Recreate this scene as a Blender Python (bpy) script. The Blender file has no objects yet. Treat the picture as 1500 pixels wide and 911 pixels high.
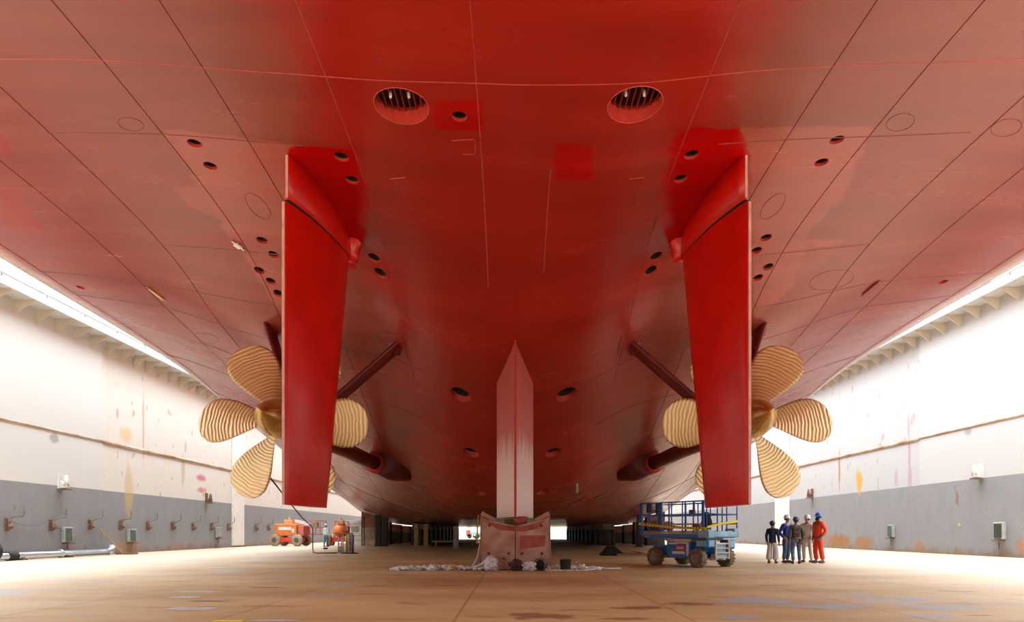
import bpy, bmesh, math, random
import numpy as np
from mathutils import Vector, Matrix
random.seed(7); rng = np.random.default_rng(5)
S = bpy.context.scene
# ------------------------------------------------------------------ camera
CAMZ, F, VX, VY = 1.15, 1000.0, 750.0, 779.0
cd = bpy.data.cameras.new('camera'); cam = bpy.data.objects.new('camera', cd)
S.collection.objects.link(cam); S.camera = cam
cam.location = (0, 0, CAMZ); cam.rotation_euler = (math.pi/2, 0, 0)
cd.sensor_width = 36; cd.lens = F/1500*36; cd.shift_y = (VY-455.5)/1500; cd.clip_end = 600
# ------------------------------------------------------------------ light
w = bpy.data.worlds.new('world'); S.world = w; w.use_nodes = True
nt = w.node_tree; bg = nt.nodes['Background']
tc = nt.nodes.new('ShaderNodeTexCoord'); sx = nt.nodes.new('ShaderNodeSeparateXYZ')
mr = nt.nodes.new('ShaderNodeMapRange'); mx = nt.nodes.new('ShaderNodeMix'); mx.data_type = 'RGBA'
nt.links.new(tc.outputs['Generated'], sx.inputs[0]); nt.links.new(sx.outputs[2], mr.inputs[0])
mr.inputs[1].default_value = -0.05; mr.inputs[2].default_value = 0.1
mx.inputs[6].default_value = (.55, .45, .36, 1); mx.inputs[7].default_value = (.91, .98, 1, 1)
nt.links.new(mr.outputs[0], mx.inputs[0]); nt.links.new(mx.outputs[2], bg.inputs[0])
zr_ = nt.nodes.new('ShaderNodeMapRange'); nt.links.new(sx.outputs[2], zr_.inputs[0])       # overcast sky: brightest overhead
hz_ = nt.nodes.new('ShaderNodeMapRange'); nt.links.new(sx.outputs[1], hz_.inputs[0])      # low sky dimmed astern (-Y) and raised ahead, added to shape the light
hz_.inputs[1].default_value = -0.3; hz_.inputs[2].default_value = 0.8; hz_.inputs[3].default_value = 0.22; hz_.inputs[4].default_value = 1.6
nt.links.new(hz_.outputs[0], zr_.inputs[3])
zr_.inputs[1].default_value = 0.27; zr_.inputs[2].default_value = 0.95; zr_.inputs[4].default_value = 10.0
nt.links.new(zr_.outputs[0], bg.inputs[1])
sd = bpy.data.lights.new('sun', 'SUN'); sun = bpy.data.objects.new('sun', sd); S.collection.objects.link(sun)
sd.energy = 0.15; sd.angle = math.radians(20); sd.color = (1, .96, .9)
sun.rotation_euler = Vector((0.10, 0.80, -0.55)).to_track_quat('-Z', 'Y').to_euler()   # low soft sun from behind the camera
S.view_settings.view_transform = 'Standard'; S.view_settings.look = 'None'
S.view_settings.gamma = 1; S.view_settings.use_curve_mapping = False
S.view_settings.exposure = 0.63
# ------------------------------------------------------------------ helpers
def P(px, py, D):
    return Vector(((px-VX)/F*D, D, CAMZ+(VY-py)/F*D))
MATS = {}
def mat(name, col, rough=.55, metal=0, var=.12, scale=3.0, bump=0, bscale=20, coat=0, col2=None, spec=.5, emit=0):
    if name in MATS: return MATS[name]
    m = bpy.data.materials.new(name); m.use_nodes = True; n = m.node_tree; b = n.nodes['Principled BSDF']
    b.inputs['Roughness'].default_value = rough; b.inputs['Metallic'].default_value = metal
    b.inputs['Specular IOR Level'].default_value = spec
    b.inputs['Coat Weight'].default_value = coat; b.inputs['Coat Roughness'].default_value = .2
    t = n.nodes.new('ShaderNodeTexCoord'); no = n.nodes.new('ShaderNodeTexNoise'); no.inputs['Scale'].default_value = scale
    no.inputs['Detail'].default_value = 5
    n.links.new(t.outputs['Object'], no.inputs['Vector'])
    r = n.nodes.new('ShaderNodeValToRGB'); n.links.new(no.outputs['Fac'], r.inputs[0])
    c2 = col2 or tuple(c*(1-var*2.2) for c in col)
    r.color_ramp.elements[0].position = .35; r.color_ramp.elements[1].position = .65
    r.color_ramp.elements[0].color = (*c2, 1); r.color_ramp.elements[1].color = (*col, 1)
    n.links.new(r.outputs[0], b.inputs['Base Color'])
    if bump:
        n2 = n.nodes.new('ShaderNodeTexNoise'); n2.inputs['Scale'].default_value = bscale
        n.links.new(t.outputs['Object'], n2.inputs['Vector'])
        bp = n.nodes.new('ShaderNodeBump'); bp.inputs['Strength'].default_value = bump; bp.inputs['Distance'].default_value = .03
        n.links.new(n2.outputs['Fac'], bp.inputs['Height']); n.links.new(bp.outputs[0], b.inputs['Normal'])
    if emit:
        b.inputs['Emission Color'].default_value = (*col, 1); b.inputs['Emission Strength'].default_value = emit
    MATS[name] = m; return m
class MB:
    def __init__(s): s.v = []; s.f = []; s.sm = []
    def add(s, vs, fs, smooth=False):
        o = len(s.v); s.v += [tuple(v) for v in vs]; s.f += [tuple(i+o for i in f) for f in fs]; s.sm += [smooth]*len(fs); return s
    def box(s, c, d, rot=None):
        c = Vector(c); R = rot if rot is not None else Matrix.Identity(3)
        vs = [c + R @ Vector((x*d[0]/2, y*d[1]/2, z*d[2]/2)) for x in (-1, 1) for y in (-1, 1) for z in (-1, 1)]
        return s.add(vs, [(0,1,3,2),(4,6,7,5),(0,4,5,1),(2,3,7,6),(0,2,6,4),(1,5,7,3)])
    def bar(s, a, b, wd, ht=None, up=(0, 0, 1)):
        a = Vector(a); b = Vector(b); ht = ht or wd; d = (b-a); L = d.length; d = d.normalized(); up = Vector(up)
        if abs(d.dot(up)) > .98: up = Vector((1, 0, 0))
        sd_ = d.cross(up).normalized(); u = sd_.cross(d)
        R = Matrix((sd_, d, u)).transposed()
        return s.box((a+b)/2, (wd, L, ht), R)
    def tube(s, pts, r, n=10, caps=True):
        pts = [Vector(p) for p in pts]; k = len(pts); rr = r if isinstance(r, (list, tuple)) else [r]*k
        rings = []; prev = None
        for i, p in enumerate(pts):
            d = (pts[min(i+1, k-1)]-pts[max(i-1, 0)]).normalized()
            if prev is None:
                a = Vector((0, 0, 1)) if abs(d.z) < .9 else Vector((1, 0, 0)); u = d.cross(a).normalized()
            else: u = (prev - d*prev.dot(d)).normalized()
            prev = u; v_ = d.cross(u)
            rings.append([p + (u*math.cos(2*math.pi*j/n)+v_*math.sin(2*math.pi*j/n))*rr[i] for j in range(n)])
        vs = [q for ring in rings for q in ring]; fs = []
        for i in range(k-1):
            for j in range(n):
                fs.append((i*n+j, i*n+(j+1) % n, (i+1)*n+(j+1) % n, (i+1)*n+j))
        s.add(vs, fs, True)
        if caps:
            s.add(rings[0], [tuple(range(n))[::-1]]); s.add(rings[-1], [tuple(range(n))])
        return s
    def prism(s, poly, vec):
        n = len(poly); vec = Vector(vec); a = [Vector(p) for p in poly]; vs = a+[p+vec for p in a]
        return s.add(vs, [tuple(range(n))[::-1], tuple(range(n, 2*n))]+[(i, (i+1) % n, (i+1) % n+n, i+n) for i in range(n)])
    def blob(s, c, d, seed=0, amp=.2, nu=14, nv=9, flat=True, rot=0):
        r_ = random.Random(seed); ph = [(r_.uniform(0, 6), r_.uniform(1.5, 4), r_.uniform(1, 4)) for _ in range(5)]
        vs = []
        for i in range(nv+1):
            th = math.pi*i/nv
            for j in range(nu):
                a = 2*math.pi*j/nu
                k = 1+sum(amp/3*math.sin(p[0]+round(p[1])*a+p[2]*th*2) for p in ph)*math.sin(th) + r_.uniform(-amp, amp)*.35
                x, y, z = k*math.sin(th)*math.cos(a)*d[0]/2, k*math.sin(th)*math.sin(a)*d[1]/2, k*math.cos(th)*d[2]/2
                x, y = x*math.cos(rot)-y*math.sin(rot), x*math.sin(rot)+y*math.cos(rot)
                zz = c[2]+z
                if flat: zz = max(zz, .006)
                vs.append((c[0]+x, c[1]+y, zz))
        fs = [(i*nu+j, i*nu+(j+1) % nu, (i+1)*nu+(j+1) % nu, (i+1)*nu+j) for i in range(nv) for j in range(nu)]
        return s.add(vs, fs, not flat)
    def lathe(s, prof, c, axis='Z', n=24, smooth=True):
        vs = []
        for r, h in prof:
            for j in range(n):
                a = 2*math.pi*j/n; x, y, z = r*math.cos(a), r*math.sin(a), h
                if axis == 'Y': x, y, z = x, h, y
                if axis == 'X': x, y, z = h, x, y
                vs.append((c[0]+x, c[1]+y, c[2]+z))
        fs = [(i*n+j, i*n+(j+1) % n, (i+1)*n+(j+1) % n, (i+1)*n+j) for i in range(len(prof)-1) for j in range(n)]
        return s.add(vs, fs, smooth)
    def build(s, name, m, parent=None, bevel=0, origin=None):
        me = bpy.data.meshes.new(name)
        o0 = Vector(origin) if origin is not None else Vector((0, 0, 0))
        me.from_pydata([tuple(Vector(v)-o0) for v in s.v], [], s.f); me.validate()
        if len(me.polygons) == len(s.sm): me.polygons.foreach_set('use_smooth', s.sm)
        bm = bmesh.new(); bm.from_mesh(me); bmesh.ops.remove_doubles(bm, verts=bm.verts, dist=1e-5)
        bmesh.ops.recalc_face_normals(bm, faces=bm.faces); bm.to_mesh(me); bm.free()
        me.materials.append(m); o = bpy.data.objects.new(name, me); S.collection.objects.link(o)
        o.location = o0
        if parent: o.parent = parent
        if bevel:
            b = o.modifiers.new('bevel', 'BEVEL'); b.width = bevel; b.segments = 2; b.limit_method = 'ANGLE'
        return o
def tag(o, label=None, cat=None, group=None, kind=None):
    if label: o['label'] = label
    if cat: o['category'] = cat
    if group: o['group'] = group
    if kind: o['kind'] = kind
    return o
def empty(name, loc, rz=0):
    o = bpy.data.objects.new(name, None); S.collection.objects.link(o); o.location = loc; o.rotation_euler = (0, 0, rz); return o
def copy_tree(o, parent=None):
    c = o.copy(); S.collection.objects.link(c); c.parent = parent
    for ch in [x for x in bpy.data.objects if x.parent is o]: copy_tree(ch, c)
    return c

# ------------------------------------------------------------------ hull form
X0 = 0.1
XS = np.array([0, 2, 4.5, 8, 12, 14.5, 15.4, 16.0])
TAB = {
 -20:  [9.9,9.92,10.0,10.15,10.25,10.3,10.4,10.8],
 -4:   [9.6,9.62,9.75,9.95,10.1,10.2,10.25,10.6],
 4:    [9.5,9.52,9.68,9.85,9.95,10.0,10.05,10.35],
 12:   [9.32,9.36,9.56,9.75,9.82,9.85,9.9,10.1],
 15:   [9.1,9.18,9.40,9.62,9.7,9.7,9.75,9.95],
 18.3: [8.0,8.3,8.98,9.3,9.5,9.55,9.6,9.8],
 20.5: [6.8,7.2,8.2,8.75,9.25,9.4,9.45,9.7],
 22.5: [5.9,6.4,7.45,7.85,8.9,9.2,9.35,9.6],
 27:   [3.8,4.3,5.5,6.6,8.2,8.9,9.1,9.4],
 31:   [2.4,2.75,4.0,5.5,7.5,8.5,8.8,9.2],
 36:   [1.85,1.9,2.6,4.1,6.2,7.5,8.1,9.0],
 41:   [1.85,1.85,2.0,3.0,5.0,6.6,7.4,8.6],
 57:   [1.85,1.85,1.85,1.95,2.8,4.2,5.2,6.8],
 72:   [1.85,1.85,1.85,1.85,1.95,2.5,3.1,4.4],
 110:  [1.85,1.85,1.85,1.85,1.85,2.0,2.4,3.4]}
DS = np.array(sorted(TAB)); TV = np.array([TAB[d] for d in sorted(TAB)])
def slopes(x, y):
    h = np.diff(x); d = np.diff(y, axis=0)/h.reshape(-1, *([1]*(y.ndim-1)))
    m = np.zeros_like(y, dtype=float); m[0] = d[0]; m[-1] = d[-1]
    for i in range(1, len(x)-1):
        w1 = 2*h[i]+h[i-1]; w2 = h[i]+2*h[i-1]; a, b = d[i-1], d[i]
        ok = a*b > 0; aa = np.where(ok, a, 1); bb = np.where(ok, b, 1)
        m[i] = np.where(ok, (w1+w2)/(w1/aa+w2/bb), 0)
    return m
def herm(x, y, m, q):
    i = int(np.clip(np.searchsorted(x, q, side='right')-1, 0, len(x)-2)); h = x[i+1]-x[i]; t = (q-x[i])/h
    return (1+2*t)*(1-t)**2*y[i]+t*(1-t)**2*h*m[i]+t*t*(3-2*t)*y[i+1]+t*t*(t-1)*h*m[i+1]
MD = slopes(DS, TV)
_sec = {}
def section(D):
    k = round(float(D), 4)
    if k not in _sec:
        y = herm(DS, TV, MD, k); _sec[k] = (y, slopes(XS, y))
    return _sec[k]
def H(x, D):
    y, m = section(D); a = min(abs(x-X0), 16.0)
    return float(herm(XS, y, m, a))
def hit(px, py):
    """where the line of sight of a photo pixel meets the hull bottom: (x, depth)"""
    dx, dz = (px-VX)/F, (VY-py)/F; lo = 8.0; prev = 8.0; D = 8.0
    while D < 80:
        if CAMZ+dz*D >= H(dx*D, D): break
        prev = D; D += .25
    lo, hi = prev, D
    for _ in range(30):
        m = (lo+hi)/2
        if CAMZ+dz*m >= H(dx*m, m): hi = m
        else: lo = m
    return (dx*hi, hi)
def hull_pt(x, D, off=0): 
    e = .05; n = Vector((-(H(x+e, D)-H(x-e, D))/(2*e), -(H(x, D+e)-H(x, D-e))/(2*e), 1)).normalized()
    return Vector((x, D, H(x, D))) - n*off
# openings: (px, py, radius m)
BIG = [(588, 156, .52), (930, 154, .52)]
SMALL = [(673,171,.15),(285,210,.15),(308,243,.15),(500,230,.16),(516,264,.15),(1226,205,.15),(1203,238,.15),(1013,227,.16),(997,262,.15),
 (384,352,.15),(401,373,.15),(380,396,.15),(397,412,.15),(408,430,.15),(1122,348,.15),(1108,367,.15),(1125,391,.15),(1110,407,.15),
 (548,378,.17),(557,400,.17),(961,376,.17),(953,397,.17),(675,578,.34),(829,578,.34),(690,663,.3),(810,663,.3),(703,722,.26),(795,721,.26),
 (118,421,.13),(1382,413,.13)]
HOLES = []
for k, (px, py, r) in enumerate(BIG+SMALL):
    x, D = hit(px, py); HOLES.append((x, D, r, k < 2))
# ------------------------------------------------------------------ hull mesh
hx = np.concatenate([np.arange(0, 5.5, .05), np.arange(5.5, 16.001, .1)]); hx[-1] = 16.0
xs = np.concatenate([-hx[::-1], hx[1:]])+X0
ys = np.concatenate([np.arange(-6.0, 9, .3), np.arange(9, 19, .05), np.arange(19, 34, .1), np.arange(34, 110.01, .8)])
nx, ny = len(xs), len(ys)
Z = np.zeros((ny, nx))
for j, D in enumerate(ys):
    half = [H(X0+a, D) for a in hx]
    Z[j] = np.array(half[::-1]+half[1:])
bm = bmesh.new(); vg = [[None]*nx for _ in range(ny)]
dead = np.zeros((ny-1, nx-1), bool); holes_info = []
for (x, D, r, big) in HOLES:
    i0 = int(np.searchsorted(xs, x-r-.06))-1; i1 = int(np.searchsorted(xs, x+r+.06))
    if D+r+.12 < 33.8:
        j0 = int(np.searchsorted(ys, D-r-.06))-1; j1 = int(np.searchsorted(ys, D+r+.06))
        dead[j0:j1, i0:i1] = True; holes_info.append((x, D, r, i0, i1, j0, j1, big))
for j in range(ny):
    for i in range(nx):
        vg[j][i] = bm.verts.new((xs[i], ys[j], Z[j, i]))
for j in range(ny-1):
    for i in range(nx-1):
        if not dead[j, i]: bm.faces.new((vg[j][i], vg[j+1][i], vg[j+1][i+1], vg[j][i+1]))
for (x, D, r, i0, i1, j0, j1, big) in holes_info:
    loop = [vg[j0][i] for i in range(i0, i1)]+[vg[j][i1] for j in range(j0, j1)]+[vg[j1][i] for i in range(i1, i0, -1)]+[vg[j][i0] for j in range(j1, j0, -1)]
    n = len(loop); depth = .5 if big else .38
    angs = [math.atan2(v.co.y-D, v.co.x-x) for v in loop]
    prev = loop
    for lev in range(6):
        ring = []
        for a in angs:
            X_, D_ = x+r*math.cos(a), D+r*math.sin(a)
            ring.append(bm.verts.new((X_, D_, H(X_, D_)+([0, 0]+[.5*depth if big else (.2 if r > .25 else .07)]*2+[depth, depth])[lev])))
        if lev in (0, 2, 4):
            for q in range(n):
                f_ = bm.faces.new((prev[q], prev[(q+1) % n], ring[(q+1) % n], ring[q])); f_.material_index = 0 if lev == 0 else (1 if lev == 2 or big else 2)  # deeper walls of the small holes painted near black as inner shade
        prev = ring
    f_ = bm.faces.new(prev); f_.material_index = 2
# sides, transom, deck so the ship is a closed body
TOP = 13.5
for i in (0, nx-1):
    top = [bm.verts.new((xs[i]+(.05 if i else -.05), ys[j], TOP)) for j in range(ny)]
    for j in range(ny-1): bm.faces.new((vg[j][i], vg[j+1][i], top[j+1], top[j]))
    if i == 0: tl = top
    else: tr = top
bm.faces.new([tl[0], tr[0], tr[-1], tl[-1]])
bm.faces.new([vg[0][i] for i in range(nx)]+[tr[0], tl[0]])
bm.faces.new([vg[-1][i] for i in range(nx)]+[tr[-1], tl[-1]])
for v in [v for v in bm.verts if not v.link_faces]: bm.verts.remove(v)
bmesh.ops.recalc_face_normals(bm, faces=bm.faces)
me = bpy.data.meshes.new('hull'); bm.to_mesh(me); bm.free()
me.polygons.foreach_set('use_smooth', [True]*len(me.polygons))
# paint zones as a colour attribute
N = len(me.vertices); co = np.empty(N*3); me.vertices.foreach_get('co', co); co = co.reshape(-1, 3)
vx, vy, vz = co[:, 0]-X0, co[:, 1], co[:, 2]
C = lambda *c: np.array(c)
RED, DULL, FRESH, SALM = C(.34,.014,.007), C(.27,.045,.028), C(.42,.0,.0), C(.40,.08,.052)
def sm(a, b, t): t = np.clip((t-a)/(b-a), 0, 1); return t*t*(3-2*t)
def wob(k, f): return np.sin(vx*f+k)*.5+np.sin(vy*f*1.3+k*2.1)*.5
def inpoly(poly):
    x = co[:, 0]; y = co[:, 1]+0; ins = np.zeros(N, bool)
    x = x+.02*np.sin(y*9); y = y+.02*np.sin(x*7)
    for (x1, y1), (x2, y2) in zip(poly, poly[1:]+poly[:1]):
        if y1 == y2: continue
        c = ((y1 > y) != (y2 > y)) & (x < (x2-x1)*(y-y1)/(y2-y1)+x1); ins ^= c
    return ins & (vz < 12)
dull = sm(3.3, 4.9, np.abs(vx)+wob(1, 1.1)*.35)*1.0
dull = dull*1.0
col = RED*(1-dull[:, None])+DULL*dull[:, None]
def zone(polypx, c, a=1.0):
    poly = [hit(*p) for p in polypx]; m = inpoly(poly); col[m] = col[m]*(1-a)+c*a
skylit_ = sm(14.95, 15.25, np.abs(vx)+wob(2, 2.3)*.06)*.6; col = col*(1-skylit_[:, None])+C(.50,.33,.26)*skylit_[:, None]  # outer edge band painted paler as skylight on the turning side
zone([(235,188),(430,212),(430,300),(425,470),(395,440),(330,340),(300,285)], SALM, .8)
zone([(255,275),(300,273),(340,330),(270,300)], SALM, .7)
zone([(1085,187),(1280,185),(1235,290),(1175,350),(1240,352),(1200,390),(1150,430),(1105,470),(1098,230)], SALM, .75)
zone([(1180,360),(1270,352),(1330,400),(1300,440),(1160,430)], DULL*.9+C(.02,0,0), .6)
zone([(0,190),(20,225),(0,232)], RED, .7); zone([(0,270),(40,300),(70,350),(0,330)], RED, .35)
zone([(330,340),(415,345),(370,375),(250,350)], RED, .25)
zone([(812,212),(866,210),(870,262),(812,264)], FRESH)
zone([(640,146),(705,148),(709,192),(640,190),(622,186),(632,160)], FRESH)
zone([(423,214),(522,218),(526,255),(541,275),(538,330),(520,395),(490,390),(421,228)], FRESH)
zone([(1005,187),(1085,189),(1100,228),(1020,390),(990,385),(966,330),(967,262),(988,228),(978,216)], FRESH)
at = me.color_attributes.new('paint', 'FLOAT_COLOR', 'POINT')
at.data.foreach_set('color', np.concatenate([col, np.ones((N, 1))], 1).ravel())
def hull_mat():
    m = bpy.data.materials.new('hull_antifouling_paint'); m.use_nodes = True; n = m.node_tree; b = n.nodes['Principled BSDF']; L = n.links.new
    a = n.nodes.new('ShaderNodeAttribute'); a.attribute_name = 'paint'
    t = n.nodes.new('ShaderNodeTexCoord'); mp = n.nodes.new('ShaderNodeMapping'); mp.inputs['Scale'].default_value = (.25, 1.2, .5)
    L(t.outputs['Object'], mp.inputs[0]); no = n.nodes.new('ShaderNodeTexNoise'); no.inputs['Scale'].default_value = 1.1; no.inputs['Detail'].default_value = 6
    L(mp.outputs[0], no.inputs[0]); r = n.nodes.new('ShaderNodeValToRGB'); L(no.outputs[0], r.inputs[0])
    r.color_ramp.elements[0].position = .3; r.color_ramp.elements[1].position = .7
    r.color_ramp.elements[0].color = (.84,.84,.84,1); r.color_ramp.elements[1].color = (1.08,1.08,1.08,1)
    mu = n.nodes.new('ShaderNodeMix'); mu.data_type = 'RGBA'; mu.blend_type = 'MULTIPLY'; mu.inputs[0].default_value = 1
    L(a.outputs['Color'], mu.inputs[6]); L(r.outputs[0], mu.inputs[7]); L(mu.outputs[2], b.inputs['Base Color'])
    rr = n.nodes.new('ShaderNodeMapRange'); rr.inputs[3].default_value = .16; rr.inputs[4].default_value = .34; L(no.outputs[0], rr.inputs[0]); L(rr.outputs[0], b.inputs['Roughness']); b.inputs['Specular IOR Level'].default_value = .4
    # shallow dishing of the plates between their frames
    n2 = n.nodes.new('ShaderNodeTexNoise'); n2.inputs['Scale'].default_value = .9; n2.inputs['Detail'].default_value = 2; L(mp.outputs[0], n2.inputs[0])
    bp = n.nodes.new('ShaderNodeBump'); bp.inputs['Strength'].default_value = .22; bp.inputs['Distance'].default_value = .08; L(n2.outputs[0], bp.inputs['Height']); L(bp.outputs[0], b.inputs['Normal'])
    return m
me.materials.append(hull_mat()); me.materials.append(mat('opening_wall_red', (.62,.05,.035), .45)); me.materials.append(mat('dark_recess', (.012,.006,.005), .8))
ship = empty('ship', (X0, 20.5, 1.6))
tag(ship, 'red ship hull filling the dock, seen from under its stern with twin rudders', 'ship')
hull = bpy.data.objects.new('hull', me); S.collection.objects.link(hull)
def adopt(o, parent):
    o.parent = parent; o.matrix_parent_inverse = parent.matrix_basis.inverted() if parent.parent is None else Matrix.Identity(4); return o
def ad(o, parent):   # keep world placement
    bpy.context.view_layer.update(); mw = o.matrix_world.copy(); o.parent = parent; o.matrix_parent_inverse = parent.matrix_world.inverted(); o.matrix_world = mw; return o
ad(hull, ship)
M_RED = mat('rudder_red', (.72,.008,.003), .3, var=.08, scale=1.2, coat=.15)
M_EDGE = mat('lit_edge_paint', (.85,.50,.44), .5)  # pale colour paints in the light on the aft-facing edges
M_SEAM = mat('weld_seam_paint', (.20,.018,.012), .4)
M_SEAM2 = mat('weld_glint_paint', (.50,.045,.03), .3)  # lighter than the other seams: specular glint painted into the colour
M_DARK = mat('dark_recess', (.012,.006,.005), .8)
M_DKRED = mat('dark_red_paint', (.16,.008,.006), .4)
# weld seams
def ribbon(mb, pts, wd=.035, h=.012, lift=.0):
    P3 = [hull_pt(x, D, -.004) for x, D in pts]; q = [hull_pt(x, D, h) for x, D in pts]; n = len(pts); vs = []
    for k in range(n):
        d = (P3[min(k+1, n-1)]-P3[max(k-1, 0)]).normalized(); nn = (P3[k]-q[k]).normalized(); s_ = d.cross(nn)*wd/2
        vs += [P3[k]-s_, q[k], P3[k]+s_]
    fs = []
    for k in range(n-1):
        for a in (0, 1): fs.append((k*3+a, k*3+a+1, (k+1)*3+a+1, (k+1)*3+a))
    mb.add(vs, fs)
def seam_x(mb, X, d0, d1, wd=.03): ribbon(mb, [(X0+X, d) for d in np.arange(d0, d1, .3)], wd)
def seam_d(mb, D, x0, x1, wd=.03, wv=0): ribbon(mb, [(X0+x, D+wv*math.sin(x)) for x in np.arange(x0, x1, .3)], wd)
mb = MB()
for X in (5.75, 7.55, 10.0, 11.85, 14.9):
    for s_ in (-1, 1): seam_x(mb, s_*X, 5, 50 if X > 7 else 30)
for (D, a, b) in ((14.6, 4.3, 10), (19.3, 5.8, 10), (21.5, 5.8, 14.9), (23.2, 2.5, 14.9), (26, 3, 12), (29.5, 3.5, 15), (34, 4, 15), (40, 5, 15.5)):
    seam_d(mb, D, a, b, .03, .04); seam_d(mb, D, -b, -a, .03, .04)
hs = mb.build('weld_seam', M_SEAM); hs['label'] = 'dark plate seams'; ad(hs, hull)
mb = MB()
for X in (3.5,): 
    for s_ in (-1, 1): seam_x(mb, s_*X, 5, 24)
seam_x(mb, -.75, 5, 19); seam_x(mb, .75, 15, 18.5)
seam_d(mb, 12.45, -10.5, 13, .03, .03); seam_d(mb, 7.5, -14, 14)
def px_path(pts, closed=False):
    return [hit(*p) for p in pts]
ribbon(mb, px_path([(696,204),(696,225)]), .03); ribbon(mb, px_path([(662,206),(694,204)]), .03); ribbon(mb, px_path([(678,226),(696,226)]), .03)
for cx, tip in ((582, 1), (932, -1)):
    ribbon(mb, px_path([(cx-10, 262), (cx+12, 260)]), .03); ribbon(mb, px_path([(cx-3, 264), (cx+tip*2+2, 300)]), .03); ribbon(mb, px_path([(cx+5, 264), (cx+tip*6+4, 300)]), .025)
hs = mb.build('raised_weld', M_SEAM2); hs['label'] = 'raised weld beads, lighter with painted glint'; ad(hs, hull)
# welded plate outlines further out
def outline(paths, wd=.03):
    g = MB()
    for p in paths: ribbon(g, p, wd, .008)
    ad(g.build('insert_plate_outline', M_SEAM), hull)
def ell(cx, cy, rx, ry, sk=0):
    outline([[hit(cx+rx*math.cos(a)+sk*math.sin(a), cy-ry*math.sin(a)) for a in np.linspace(0, 2*math.pi, 22)]], .022)
ell(1319,179,20,13,6); ell(1474,187,22,13,6); ell(192,182,18,10,-6); ell(1132,302,14,19,12); ell(378,302,14,19,-12); ell(1218,410,30,15,12); ell(296,496,24,8,-4)
outline([px_path([(562,512),(548,487),(590,492),(598,528)])], .04)
outline([px_path([(952,487),(910,492),(903,528)])], .04)
outline([px_path([(352,470),(400,480),(420,500)])], .04)
# grilles in the two round openings
for (x, D, r, i0, i1, j0, j1, big) in holes_info:
    if big:
        s_ = -1 if x < 0 else 1
        h = H(x, D)
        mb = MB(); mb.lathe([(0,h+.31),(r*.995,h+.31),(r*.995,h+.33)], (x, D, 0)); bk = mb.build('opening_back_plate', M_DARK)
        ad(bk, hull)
        g = MB()
        for k in range(-4, 5):
            c = k*.115; hl = math.sqrt(max(r*r-c*c, .02))-.02
            g.box((x+c, D, h+.24), (.022, hl*2, .05))
        g = g.build('opening_grille', mat('grille_red', (.30,.02,.012), .4)); ad(g, hull)
        for bx in (-.19, .16):
            for by in (-.10, -.42):
                g = MB(); g.lathe([(.0, h+.10),(.025,h+.105),(.027,h+.23),(.0,h+.23)], (x+bx*1.0, D+by, 0), n=10)
                g = g.build('grille_bolt', mat('bare_bolt', (.9,.9,.9), .3)); g['label'] = 'bright bare bolt'; ad(g, hull)
        g = MB(); g.tube([hull_pt(x+(r+.004)*math.cos(a), D+(r+.004)*math.sin(a), .002) for a in np.linspace(0, 2*math.pi, 33)], .008, 6, False)
        g = g.build('opening_rim', mat('rim_red', (.72,.10,.07), .35)); ad(g, hull)
# anodes and small fittings
def anode(p0, p1, m, label, wd=.09):
    a = hull_pt(*hit(*p0), .03); b = hull_pt(*hit(*p1), .03); g = MB(); g.bar(a, b, wd, .06)
    d = (b-a).normalized(); g.bar(a-d*.12, a, wd*.4, .02); g.bar(b, b+d*.12, wd*.4, .02)
    o = g.build('anode', m, bevel=.012); o['label'] = label; ad(o, hull)
anode((219,422),(240,438), mat('anode_tan', (.62,.42,.26), .6), 'tan sacrificial anode')
anode((345,356),(353,362), mat('anode_white', (.85,.80,.74), .5), 'short white anode', .18)
anode((1285,413),(1265,430), mat('anode_dark', (.25,.03,.025), .6), 'dark painted anode', .1)
anode((845,708),(845,720), mat('anode_white'  , (1,1,1)), 'white upright anode', .1)
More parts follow.
